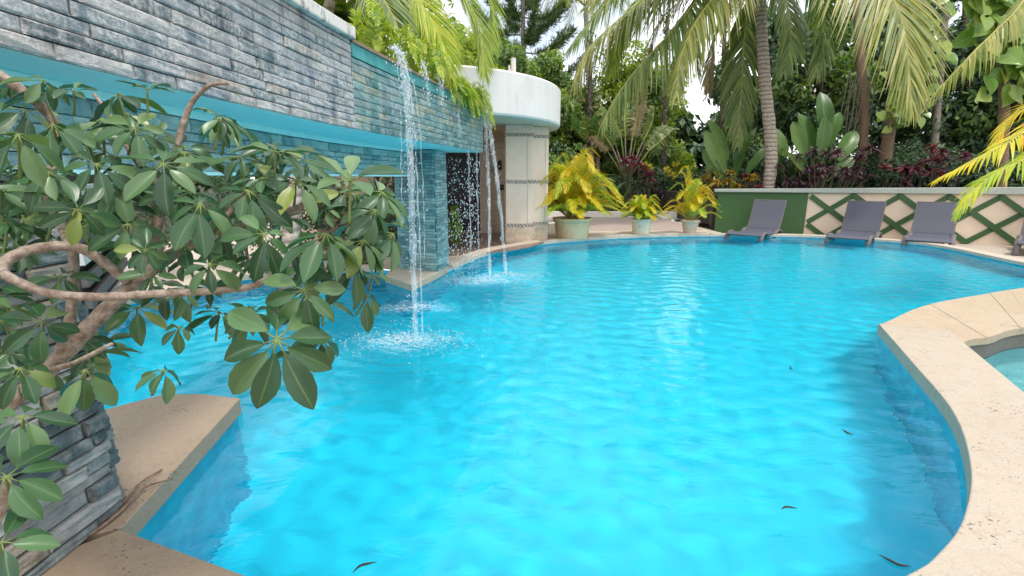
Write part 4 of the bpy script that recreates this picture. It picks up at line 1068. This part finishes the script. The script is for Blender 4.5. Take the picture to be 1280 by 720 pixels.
paddle_plant('tall bird of paradise with upright green paddles above the purple shrub', B(1020, 18.6, 1.0), [(-.35, 0, 1.6, 1.45, .2), (-.17, .05, 1.6, 1.75, -.2), (-.03, 0, 2.25, 1.75, .1), (.02, -.1, 1.5, 1.6, .0), (.16, .05, 1.75, 1.6, .8), (.42, 0, 1.35, 1.6, .5), (-.6, .1, .9, 1.2, -.6), (.62, -.1, .8, 1.2, .9)], seed=3, wd=.36)
paddle_plant('long-leaved banana-like clump left of the coconut trunk', B(917, 18.6, 1.0), [(-.45, 0, .9, 2.0, .4), (-.25, .1, 1.3, 2.0, -.3), (.05, 0, .7, 2.1, 1.2), (.2, .1, 1.2, 1.8, -.8), (-.7, .1, .7, 1.6, .8), (.4, 0, .8, 1.6, 1.0)], seed=5, wd=.26)
paddle_plant('bird of paradise low behind the large potted palm', B(765, 21.8, .0), [(-.5, 0, .5, 1.1, .4), (-.2, .1, .6, 1.3, -.3), (.2, 0, .5, 1.2, 1.2), (.5, .1, .6, 1.1, -.8)], seed=8, wd=.26)
paddle_plant('dark paddle-leaved plant in the shade beside the coconut trunk', B(985, 19.5, 1.0), [(-.5, 0, .9, 1.5, .4), (-.1, .1, 1.3, 1.6, -.3), (.3, 0, .7, 1.4, 1.2)], seed=9, wd=.4)

# cordylines and crotons
for i, (px, dep, z0, n, L, m, hd, sp_, lb, cat) in enumerate([
        (1033, 17.3, 205, 700, .40, L_purple, 26, .55, 'large dark purple cordyline shrub below the tall bird of paradise', 'cordyline'), (990, 17.4, 226, 150, .34, L_purple, 7, .3, 'small dark purple cordyline between coconut trunk and the large purple shrub', 'cordyline'),
        (1122, 16.6, 217, 170, .38, L_red, 6, .3, 'red cordyline under the pothos-covered trunk', 'cordyline'), (1178, 16.2, 198, 200, .42, L_red, 7, .35, 'tallest red cordyline left of the yellow palm frond', 'cordyline'), (1150, 17.0, 203, 110, .36, L_purple, 4, .25, 'dull purple cordyline between the two red ones', 'cordyline'),
        (1088, 17.0, 226, 90, .3, L_dark, 4, .4, 'low green strap-leaved plant behind the wall cap', 'plant'),
        (791, 21.6, 200, 170, .42, L_red, 6, .3, 'wine-red cordyline left of the small potted palm top', 'cordyline'), (812, 21.4, 214, 90, .38, L_red, 3, .22, 'bright red cordyline right above the small potted palm', 'cordyline'), (826, 21.8, 240, 120, .36, L_purple, 5, .35, 'dark purple cordyline low behind the small potted palm', 'cordyline'),
        (884, 19.6, 220, 240, .44, L_croton, 8, .4, 'tall golden croton beside the green wall end', 'croton'), (918, 17.3, 224, 170, .40, L_croton, 5, .35, 'golden croton standing above the green wall end', 'croton'), (937, 17.6, 226, 100, .32, L_red, 4, .2, 'reddish cordyline close left of the coconut trunk', 'cordyline')]):
    tuft('cordyline' if cat == 'cordyline' else 'croton_shrub' if cat == 'croton' else 'strap_plant', lb, cat, B(px, dep, 1.0 if px > 893 else -.05), m, n, L, .06, 600 + i, sp_, .55, 'coloured shrubs behind the terrace', hd, .9, topz=W(px, z0, dep)[2])

# pothos climbing two trunks
def heart(seed):
    q = random.Random(seed); V, F, Rb = [], [], []
    rows = [(-.10, .22), (.0, .40), (.2, .5), (.45, .42), (.7, .26), (.9, .1), (1.0, .0)]
    for i, (y, w_) in enumerate(rows):
        for j, sx in enumerate((-1, 0, 1)): V.append((sx * w_, y if sx or i else .04, -abs(sx) * -.07 * (1 if i < 6 else 0) - .18 * y * y)); Rb.append(1.0 if sx == 0 else 0)
    for i in range(6):
        for j in range(2): a = i * 3 + j; F.append((a, a + 1, a + 4, a + 3))
    return Geo().add(V, F, 0, Rb)
HM = [heart(i).mesh('leaf', L_pothos, True) for i in range(2)]
def pothos(label, base, path, n, s, seed, spread, trunk_r=.14):
    q = np.random.default_rng(seed); t = thing('pothos_vine', label, 'climbing plant', base)
    P = spline([base] + path, 8)
    Geo().add(*tube(P, np.linspace(trunk_r, trunk_r * .7, len(P)), 9)).build('stem', B_red, t, True)
    for i in range(n):
        c = P[q.integers(len(P) // 2 - 2, len(P))] + np.array([q.normal(0, 1) * spread, -abs(q.normal(0, .35)) - trunk_r - .1, q.normal(0, .25)])
        o = link('leaf', HM[i % 2], t); o.matrix_parent_inverse = Matrix.Identity(4)
        nd = nrm(np.array([q.normal(.1, .5), -1 + q.normal(0, .3), .55 + q.normal(0, .35)])); yd = nrm(np.array([q.normal(0, .8), -.35, -.8]))
        z = Vector(nd); y = Vector(yd); y = (y - z * y.dot(z)).normalized(); x = y.cross(z); M = Matrix((x, y, z)).transposed().to_4x4() @ Matrix.Scale(s * q.uniform(.7, 1.25), 4); M.translation = Vector(c) - t.location; o.matrix_basis = M
    return t
pothos('pothos vine with hanging leaves on the trunk right of the tall bird of paradise', B(1112, 18.2), [W(1108, 190, 18.2), W(1118, 130, 18.2), W(1128, 60, 18.2), W(1132, -20, 18.2)], 230, .34, 31, .42, .22)
pothos('large-leaved pothos climbing at the upper right corner', B(1262, 15.0), [W(1255, 150, 15.0), W(1252, 80, 15.0), W(1235, 10, 15.0), W(1225, -40, 15)], 290, .50, 32, .70, .15)
tk = thing('bare_tree', 'bare brown trunk hung with aerial roots left of the pothos vine', 'tree', B(1078, 18.8))
Geo().add(*tube(spline([B(1078, 18.8), W(1080, 150, 18.8), W(1076, 80, 18.8), W(1070, -20, 18.9)], 6), .17, 9)).build('trunk', B_red, tk, True)
rt_ = Geo()
for i in range(14): a = W(1062 + i * 2.4, 86 + (i * 7) % 25, 18.5); rt_.add(*tube(spline([a, a - (q.normal(0, .05), 0, .7), a - (q.normal(0, .1), 0, 1.5 + q.uniform(0, .6))], 4), .018, 4))
rt_.build('aerial_roots', B_grey, tk)
for i, (px, py0, py1, dep) in enumerate([(735, 118, 210, 24.6), (830, 90, 230, 25.5), (903, 60, 220, 22.5), (1168, 0, 110, 20.5), (1205, 20, 200, 21)]):
    t_ = thing('slim_tree', ['slim brown trunk behind the banana plant', 'slim dark trunk behind the travellers palm', 'dark ivy-covered trunk left of the coconut palm', 'pale slanting trunk in the shade above the wall', 'dark trunk left of the large pothos'][i], 'tree', B(px, dep), 'slim trunks in the garden')
    tip = W(px + (22 if i == 3 else 4), py0 - 70, dep); Pp = spline([B(px, dep), (B(px, dep) + tip) / 2, tip], 6)
    Geo().add(*tube(Pp, np.linspace(.16, .09, len(Pp)), 8)).build('trunk', B_grey if i == 3 else B_dark, t_, True)
    Geo().add(*cloud([(*p, .34, .34, .4) for p in Pp[3:]], 700, .16, 700 + i, .5)).build('foliage', L_dark, t_)
# low shade palms behind the right-hand wall
for i, (px, dep) in enumerate([(1168, 18.8), (1215, 18.6), (1150, 19.6)]):
    b = B(px, dep); t_ = thing('shade_palm', ['dark green palm in the shade right of the pothos vine', 'dark green palm in the shade below the large pothos', 'dark green palm deep in the shade behind the red cordyline'][i], 'palm tree', b, 'dark palms in the shade')
    c = b + (0, 0, 1.5); Geo().add(*tube([b, c], [.1, .06])).build('trunk', B_dark, t_)
    for k in range(11):
        az = k * 2.4 + i; d = np.array([math.cos(az), math.sin(az), 0]); frond([c, c + d * .6 + (0, 0, .9), c + d * 1.4 + (0, 0, .8), c + d * 1.9 - (0, 0, .1)], 34, .6, .045, .5, seed=800 + k).build('frond', [L_dark if k % 3 else L_mid, L_mid], t_)

# ------------------------------------------------------------------ pots and potted palms
def pot(label, c, r0, r1, h, m, rim=.06, k=40):
    t = thing('planter', label, 'planter', c, 'planters on the far deck')
    Geo().add(*lathe([(0, .0), (r0, .0), (r0 * 1.01, .02), (r0 + (r1 - r0) * .3, h * .3), (r0 + (r1 - r0) * .34, h * .33), (r0 + (r1 - r0) * .38, h * .36), (r1 * .97, h - rim * 1.6)], k, c)).build('body', m, t, True)
    Geo().add(*lathe([(r1 * .97, h - rim * 1.6), (r1 * 1.06, h - rim * 1.4), (r1 * 1.08, h - rim * .3), (r1 * 1.05, h), (r1 * .95, h), (r1 * .92, h - .05)], k, c)).build('rim', m, t, True)
    Geo().add(*lathe([(r1 * .93, h - .06), (0, h - .04)], k, c)).build('soil', M_soil, t, True)
    return t
p1, p2, p3 = np.array([*G(717, 298)[:2] , -.045]) + (.02, .55, 0), np.array([*G(801, 291)[:2], -.045]), np.array([*G(862, 290.5)[:2], -.045])
pot('largest planter, wide cream tub at the pool edge by the pavilion', p1, .44, .51, .56, M_terra, .07)
pot('small white planter with flaking sides on the far deck', p2, .25, .275, .46, M_chip, .04)
pot('small pinkish tapered pot nearest to the green wall', p3, .17, .25, .42, M_terra2, .05)
def areca(label, c, n, ln, L, seed, mats, spread=1.0, canes=6, rise=.75):
    q = np.random.default_rng(seed); t = thing('areca_palm', label, 'potted palm', c, 'yellow palms in planters')
    for i in range(canes): a = c + np.array([q.normal(0, .09), q.normal(0, .09), 0]); Geo().add(*tube([a, a + np.array([q.normal(0, .06), q.normal(0, .06), ln * .35])], [.025, .015], 6)).build('cane', L_rach, t, True)
    for i in range(n):
        az = i * 2.4 + q.uniform(-.3, .3); d = np.array([math.cos(az), math.sin(az), 0]); v_ = i / n; l_ = ln * q.uniform(.75, 1.05) * (.62 + .38 * v_)
        lean = (1.25 - .95 * v_) * q.uniform(.8, 1.2) * spread; up_ = rise * (.38 + .62 * v_)
        b = c + d * .07 + (0, 0, ln * .12 * v_)
        frond([b, b + d * l_ * .25 * lean + (0, 0, l_ * up_ * .62), b + d * l_ * .55 * lean + (0, 0, l_ * up_ * .95), b + d * l_ * (.85 * lean + .08) + (0, 0, l_ * up_ * (1.0 - .5 * min(1, lean)))], 54, L, .021, .34, seed=seed + i, ang=52, tipang=18, rr=.010, start=.22, vshape=.28).build('frond', [mats[i % len(mats)], L_rach], t)
    return t
areca('big yellow-green areca palm filling the wide cream tub', p1 + (0, 0, .5), 90, 1.8, .42, 31, [L_areca, L_arecag, L_areca], 1.15, 9, .95)
areca('low green areca palm in the small flaking planter', p2 + (0, 0, .4), 36, .92, .26, 131, [L_arecag, L_arecag, L_areca], 1.15, 4, .75)
areca('slender golden areca palm in the pinkish pot', p3 + (0, 0, .36), 26, 1.5, .32, 231, [L_areca, L_areca, L_arecag], .75, 3, 1.0)

# ------------------------------------------------------------------ falling water
def stream(label, pts, rad, seed, n=300, sp=.07, glass=M_stream):
    q = np.random.default_rng(seed); P = spline(pts, 14); m = len(P)
    t = thing('water_stream', label, 'waterfall', P[0])
    r = np.interp(np.linspace(0, 1, m), np.linspace(0, 1, len(rad)), rad) * (1 + .28 * np.sin(np.arange(m) * 1.3) * q.uniform(.5, 1, m)); Pj = P + q.normal(0, .006, P.shape)
    V, F = tube(Pj, r, 9); V = V + q.normal(0, .004, V.shape)
    Geo().add(V, F).build('sheet', glass, t, True)
    g = Geo(); drops(g, P[q.integers(int(m * .12), m, n)] + q.normal(0, 1, (n, 3)) * np.linspace(.4, 1, n)[:, None] * (sp, sp, .06), q.uniform(.003, .008, n), q)
    tag(g.build('droplets', M_drop, t, True), kind='stuff')
    return t
_o = np.array([(1, 0, 0), (-1, 0, 0), (0, 1, 0), (0, -1, 0), (0, 0, 1), (0, 0, -1)], float); _of = np.array([(0, 2, 4), (2, 1, 4), (1, 3, 4), (3, 0, 4), (2, 0, 5), (1, 2, 5), (3, 1, 5), (0, 3, 5)])
def drops(g, C, r, q, stretch=1.9):
    n = len(C); V = C[:, None, :] + _o[None] * r[:, None, None] * np.array([1, 1, stretch]); F = (np.arange(n)[:, None, None] * 6 + _of[None]).reshape(-1, 3); g.add(V.reshape(-1, 3), F)
s1 = W(489, 61, 4.75)
stream('main sheet of water falling from the notch beside the wall cap', [s1, s1 + (.07, -.02, -.02), s1 + (.13, -.04, -.28), s1 + (.155, -.05, -.9), s1 + (.15, -.06, -1.7), (*(s1 + (.13, -.08, 0))[:2], WZ)], (.012, .024, .03, .034, .028, .02), 1, 420, .06)
msr = [o for o in bpy.data.objects if o.name == 'water_stream'][0]
for j, (ox, oy, r_, lo) in enumerate(((-.035, .05, .013, 1.0), (.05, -.04, .015, 1.0), (.075, .03, .009, .72), (-.06, -.02, .008, .6))):
    P = spline([s1 + (.02, oy, .0), s1 + (.08 + ox * .4, oy - .02, -.04), s1 + (.13 + ox, oy - .04, -.32), s1 + (.155 + ox * 1.2, oy - .05, -.9 * lo), s1 + (.15 + ox * 1.5, oy * 1.4 - .06, -1.8 * lo), s1 + (.14 + ox * 1.5, oy * 1.4 - .08, -2.9 * lo)], 14)
    qq = np.random.default_rng(60 + j); Geo().add(*tube(P + qq.normal(0, .004, P.shape), np.linspace(r_ * .7, r_ * .5, len(P)) * (1 + .45 * np.sin(np.arange(len(P)) * 1.1 + j)), 7)).build('strand', M_stream, msr, True)
s2 = np.array([-.60, 9.2, 2.86]); e2 = G(633, 345, WZ)
stream('long arc of water shooting off the far end of the wall', [s2, s2 + (.12, -.1, -.05), s2 + (.22, -.3, -.5), s2 + (.36, -.55, -1.5), e2], (.02, .03, .034, .03, .03), 2, 220, .045)
e3 = G(612, 350, WZ)
stream('thin broken stream beside the door frame at the wall end', [W(606, 140, 8.85), W(608, 180, 8.8), W(611, 240, 8.75), e3], (.012, .03, .03, .02), 3, 200, .06)
for i, (px, py, dep, L, lb) in enumerate([(527, 76, 5.7, .5, 'short trickle down the wet slate next to the main sheet'), (546, 92, 6.5, .45, 'thin trickle down the middle of the wet slate'), (580, 122, 7.9, 2.6, 'thin water thread near the trailing fern'), (591, 132, 8.4, 2.7, 'last water thread before the wall end'), (568, 112, 7.3, .7, 'faint trickle under the trailing fern')]):
    a = W(px, py, dep); stream(lb, [a, a + (.04, -.01, -.1), a + (.06, -.02, -L * .5), a + (.07, -.02, -L)], (.008, .014, .012, .006), 10 + i, 90, .05)
q = np.random.default_rng(9)
g = Geo(); n = 620; px, py = q.uniform(556, 600, n), q.uniform(196, 345, n); C = np.array([W(a, b, 8.6 + c) for a, b, c in zip(px, py, q.uniform(-.3, .3, n))]); drops(g, C, q.uniform(.004, .010, n), q, 2.4)
dc = g.build('droplet_curtain', M_drop, None, True); tag(dc, 'curtain of falling drops in front of the dark door', 'water drops', None, 'stuff')
for i, (c, r, nn) in enumerate([(SPL[0], .30, 1300), (SPL[1], .38, 1500), (SPL[2], .3, 420), (SPL[3], .3, 300)]):
    g = Geo(); rr = np.abs(q.normal(0, 1, nn)) * r; a = q.uniform(0, 6.283, nn); h = np.abs(q.normal(0, .05, nn)) * np.exp(-rr / r) * (1 + 3 * (q.uniform(0, 1, nn) > .9))
    drops(g, np.stack([c[0] + rr * np.cos(a) * 1.5, c[1] + rr * np.sin(a) * .9, WZ + .008 + h], -1), q.uniform(.002, .009, nn), q, .6)
    th = np.linspace(0, 2 * math.pi, 40, False); rr3 = np.linspace(0, 1, 9); V3 = [(c[0] + r * a_ * 2.0 * math.cos(t_) * r_, c[1] + r * a_ * 1.2 * math.sin(t_) * r_, WZ + .016 + .012 * math.sin(r_ * 9 + 3 * t_) * (1 - r_)) for r_ in rr3 for t_ in th for a_ in (1 + .16 * math.sin(3 * t_ + i) + .1 * math.sin(7 * t_),)]
    g.add(V3, [(a * 40 + b, a * 40 + (b + 1) % 40, (a + 1) * 40 + (b + 1) % 40, (a + 1) * 40 + b) for a in range(8) for b in range(40)], 1, [(1 - r_) ** 1.1 for r_ in rr3 for _ in th])
    tag(g.build('splash', [M_foam, M_foamp], None, True), ['white splash below the main sheet of water', 'white splash where the wall-end trickles land', 'white splash below the long arc of water', 'loose spray in front of the pillar slab'][i], 'splash', 'splashes on the pool', 'stuff')

# floating leaf bits
for i, (px, py, L, a, lb) in enumerate([(456, 709, .055, .6, 'dark twig floating at the bottom edge of the pool'), (987, 636, .045, .1, 'dark curved leaf floating off the right-hand slab'), (1060, 540, .04, 2, 'brown leaf floating by the shaded pool wall'), (990, 460, .05, 1.2, 'small dark leaf floating in mid pool'), (1118, 700, .06, 2.5, 'thin dark twig floating beside the curved coping')]):
    c = G(px, py, WZ + .006); t_ = Geo(); d = np.array([math.cos(a), math.sin(a), 0]); s_ = np.array([-d[1], d[0], 0])
    t_.add(*tube(spline([c - d * L, c - d * L * .3 + s_ * L * .35, c + d * L * .4 + s_ * L * .2, c + d * L], 4), [.001, .003, .004, .005, .006, .006, .006, .006, .005, .004, .003, .002, .001], 5)); o = t_.build('floating_leaf', L_deb); tag(o, lb, 'leaf', 'floating leaf bits')

# ------------------------------------------------------------------ schefflera in the foreground
def leaflet(seed):                        # unit leaflet: stalk then blade along +y, face up +z
    q = random.Random(seed); V, F, Rb = [], [], []
    prof = [(.20, .03), (.30, .16), (.45, .29), (.60, .35), (.76, .32), (.89, .19), (.96, .08), (1.0, .0)]
    curl = q.uniform(.10, .34); wv = q.uniform(0, 6)
    for i, (y, w_) in enumerate(prof):
        for j, sx in enumerate((-1, -.5, 0, .5, 1)):
            z = .22 * abs(sx) * w_ * q.uniform(.7, 1.3) - curl * y * y + .010 * math.sin(wv + y * 9 + sx * 2) * abs(sx)
            V.append((sx * w_ * .5 + .02 * math.sin(y * 4 + wv), y, z)); Rb.append((.0, .5, 1.0, .5, .0)[j])
    for i in range(len(prof) - 1):
        for j in range(4): a = i * 5 + j; F.append((a, a + 1, a + 6, a + 5))
    g = Geo().add(V, F, 0, Rb)
    v, f = tube([(0, 0, 0), (0, .12, -curl * .0144), (0, .24, -curl * .05)], [.016, .012, .009], 4); g.add(v, f, 1)
    return g
LG = [leaflet(i) for i in range(9)]
L_pet = plain('green_leaf_stalk', (.16, .22, .06), .45, .2, 20)
LM = [g_.mesh('leaflet', [L_schef, L_pet], True) for g_ in LG]
sb = np.array([-1.72, .62, 0.0])
sc = thing('schefflera_tree', 'schefflera shrub with glossy leaf rosettes and pale bent branches in the left foreground', 'tree', sb)
def branch(pts, r0, r1, name='branch', n=8):
    P = spline([np.asarray(p, float) for p in pts], n); k = len(P); r = np.linspace(r0, r1, k) * (1 + .05 * np.sin(np.arange(k) * 1.9))
    return Geo().add(*tube(P, r, 10)).build(name, B_schef, sc, True)
branch([sb, (-1.60, .85, .45), W(-40, 560, 1.34), W(60, 462, 1.36), W(118, 402, 1.38), W(170, 352, 1.42), W(215, 318, 1.5)], .029, .019, 'trunk')
branch([W(215, 318, 1.5), W(262, 296, 1.56), W(318, 279, 1.62), W(380, 262, 1.68)], .018, .011)
branch([W(-25, 350, 1.2), W(2, 343, 1.2), W(22, 352, 1.2), W(60, 366, 1.21), W(120, 371, 1.22), W(200, 367, 1.24), W(262, 364, 1.27), W(318, 357, 1.3), W(350, 335, 1.33)], .0125, .0085)
branch([W(2, 343, 1.2), W(8, 326, 1.22), W(40, 312, 1.26), W(90, 308, 1.3), W(122, 322, 1.34), W(160, 352, 1.39)], .0145, .0135)
branch([W(72, 450, 1.42), W(88, 400, 1.42), W(92, 340, 1.42), W(93, 290, 1.42), W(98, 262, 1.42)], .017, .010)
branch([W(90, 308, 1.3), W(60, 240, 1.5), W(72, 180, 1.6), W(66, 150, 1.62), W(30, 115, 1.6), W(-20, 82, 1.55)], .014, .017)
branch([W(170, 352, 1.42), W(192, 300, 1.48), W(205, 240, 1.5), W(216, 205, 1.5), W(228, 160, 1.5), W(240, 128, 1.5), W(262, 107, 1.48), W(285, 104, 1.47)], .017, .0045)
branch([W(205, 240, 1.5), W(170, 200, 1.6), W(140, 150, 1.65), W(118, 118, 1.66)], .011, .006)
branch([W(262, 296, 1.56), W(300, 250, 1.6), W(330, 215, 1.62), W(345, 196, 1.62)], .010, .005)
branch([W(318, 279, 1.62), W(380, 255, 1.6), W(440, 225, 1.6)], .010, .005)
branch([W(-30, 700, 1.15), W(0, 640, 1.15), W(10, 596, 1.12)], .014, .008)
branch([W(60, 462, 1.36), W(90, 455, 1.25), W(140, 430, 1.2)], .009, .005)
count = 0
extra = Geo()
def rosette(px, py, lpx, dep, nl=8, tilt=(0, .5, .6), droop=.3, stem=None, fan=6.283, a0=None, seed=0):
    """a compound leaf: leaflets fanned round a hub; tilt = (right, up, towards the viewer) axis of the fan"""
    global count
    q = random.Random(seed); c = W(px, py, dep); L = lpx * dep / FPX
    tc_ = nrm(np.array([0, 0, CAM_H]) - c); rt = np.array([1.0, 0, 0])
    A = nrm(rt * tilt[0] + UP * tilt[1] + tc_ * tilt[2]); X = nrm(np.cross(A, UP + .01 * rt)); Y = np.cross(A, X)
    sp = stem if stem is not None else c - A * L * q.uniform(.5, .9) - UP * L * .25 - rt * q.uniform(0, .3) * L
    P = spline([np.asarray(sp), (np.asarray(sp) + c) / 2 - A * L * .08, c], 4)
    big = count + nl <= 300
    pg = Geo().add(*tube(P, np.linspace(.0042, .003, len(P)), 6))
    if big: root = pg.build('compound_leaf', L_pet, sc, True)
    else: extra.join(pg_m(pg))
    a_ = q.uniform(0, 6.28) if a0 is None else a0
    for i in range(nl):
        a = a_ + fan * (i + q.uniform(-.18, .18)) / nl; D = nrm(X * math.cos(a) + Y * math.sin(a) - A * math.tan(droop + q.uniform(-.15, .2)) - UP * q.uniform(0, .28))
        N = A - D * np.dot(A, D); N = nrm(N + np.cross(D, N) * q.uniform(-.3, .3)); Xl = np.cross(D, N); s = L * (q.uniform(.82, 1.12) if seed < 14 else q.choice((q.uniform(.6, .85), q.uniform(.85, 1.18), q.uniform(.85, 1.18))))
        M = np.eye(4); M[:3, 0] = Xl * s; M[:3, 1] = D * s; M[:3, 2] = N * s; M[:3, 3] = c
        k = q.randrange(len(LM))
        if big:
            o = bpy.data.objects.new('leaflet', LM[k]); COL.objects.link(o); o.parent = root
            o.matrix_parent_inverse = Matrix.Identity(4); o.matrix_basis = Matrix(M.tolist()); count += 1
        else: extra.join(LG[k], M)
def pg_m(g):
    for m in g.m: m[:] = 1
    return g
RS = [  # px, py, leaflet px, depth, n, tilt, droop
    (346, 424, 92, 1.10, 9, (-.05, .25, 1), .28), (380, 362, 62, 1.16, 8, (.05, .35, 1), .22), (98, 262, 50, 1.18, 7, (.1, .2, 1), .1), (408, 292, 66, 1.2, 8, (.35, 1, .35), .42), (438, 226, 66, 1.22, 7, (.1, 1, .25), -.55),
    (8, 596, 76, .95, 8, (-.2, .5, .8), .15), (204, 205, 58, 1.3, 8, (0, .8, .6), .2), (128, 148, 52, 1.45, 8, (.1, .9, .3), .45), (168, 160, 48, 1.4, 7, (0, .7, .7), .2), (345, 190, 50, 1.4, 7, (.1, 1, .2), -.2),
    (28, 520, 66, 1.05, 8, (0, .8, .5), .3), (2, 678, 58, .9, 7, (.2, .9, .4), .1), (106, 462, 62, 1.2, 7, (.1, .8, .5), .75), (22, 168, 74, 1.05, 5, (-.1, .7, .6), .6), (445, 330, 54, 1.3, 7, (.6, .7, .3), .6),
    (405, 424, 50, 1.25, 7, (.4, .6, .4), .75), (184, 112, 42, 1.45, 5, (0, 1, .2), -.45), (285, 150, 46, 1.5, 7, (.1, 1, .3), .3), (182, 312, 30, 1.25, 8, (0, .3, 1), .1), (225, 408, 34, 1.2, 6, (.2, .6, .6), .7),
    (205, 462, 44, 1.18, 6, (.3, .6, .4), .8), (250, 255, 60, 1.25, 8, (0, .8, .7), .3), (310, 238, 58, 1.3, 8, (.1, .7, .6), .35), (150, 232, 52, 1.35, 8, (-.1, .8, .6), .3), (330, 292, 56, 1.2, 8, (.1, .6, .8), .3),
    (262, 330, 50, 1.22, 7, (-.1, .5, .9), .4), (52, 402, 52, 1.25, 7, (0, .5, .9), .4), (120, 205, 56, 1.3, 7, (0, .7, .7), .3), (60, 215, 54, 1.3, 7, (-.2, .8, .5), .3), (230, 190, 54, 1.4, 8, (.1, .9, .5), .35),
    (470, 262, 56, 1.35, 7, (.7, .8, .2), .55), (300, 195, 50, 1.45, 8, (0, .9, .5), .3), (370, 225, 50, 1.4, 7, (.1, .8, .5), .3), (385, 330, 52, 1.3, 7, (.2, .5, .7), .5), (75, 345, 44, 1.32, 6, (0, .6, .8), .5),
    (492, 292, 54, 1.4, 7, (.8, .7, .1), .5), (478, 240, 50, 1.45, 7, (.5, 1, .1), .25), (455, 300, 60, 1.3, 8, (.5, .8, .3), .45),
    (25, 460, 56, 1.15, 7, (-.1, .7, .6), .4), (160, 280, 50, 1.3, 7, (0, .6, .7), .4), (275, 290, 52, 1.3, 7, (0, .6, .7), .4)]
for i, r in enumerate(RS): rosette(*r, seed=i)
q = random.Random(77)
BLOB = [(-10, 90), (60, 85), (110, 75), (170, 105), (250, 115), (300, 150), (370, 175), (420, 190), (470, 215), (510, 300), (480, 385), (420, 420), (380, 455), (330, 430), (290, 400), (240, 380), (200, 420), (140, 455), (60, 470), (-10, 560)]
def okpix(x, y):
    return bool(inside(np.array([x]), np.array([y]), np.array(BLOB))[0]) and not (25 < x < 150 and 290 < y < 400) and not (150 < x < 250 and 385 < y < 440)
k = 0
while k < 92:
    x, y = q.uniform(-20, 500), q.uniform(80, 500)
    if not okpix(x, y): continue
    rosette(x, y, q.uniform(27, 52), q.uniform(1.3, 1.75), q.randrange(6, 9), (q.uniform(-.7, .8), 1, q.uniform(-.2, 1.0)), q.uniform(-.35, .6), seed=1000 + k); k += 1
tag(extra.build('inner_foliage', [L_schef, L_pet], sc, True), kind='stuff')

# roots lying along the column foot
vr = thing('bare_vine', 'red-brown bare stems lying along the foot of the stone column onto the slab', 'vine', (-1.9, 1.8, 0))
for pts, r in (([(0, 700), (50, 678), (100, 660), (150, 632), (175, 606), (202, 586)], .012), ([(0, 712), (60, 692), (110, 668), (150, 640), (180, 612), (216, 597)], .011), ([(30, 690), (70, 668), (105, 652), (120, 640)], .008)):
    P = spline([np.array([*G(a, b, .014)[:2], .016 + .008 * math.sin(i * 2.1)]) for i, (a, b) in enumerate(pts)], 6); Geo().add(*tube(P, np.linspace(r, r * .4, len(P)) * (1 + .1 * np.sin(np.arange(len(P)) * 2)), 7)).build('stem', B_red, vr, True)
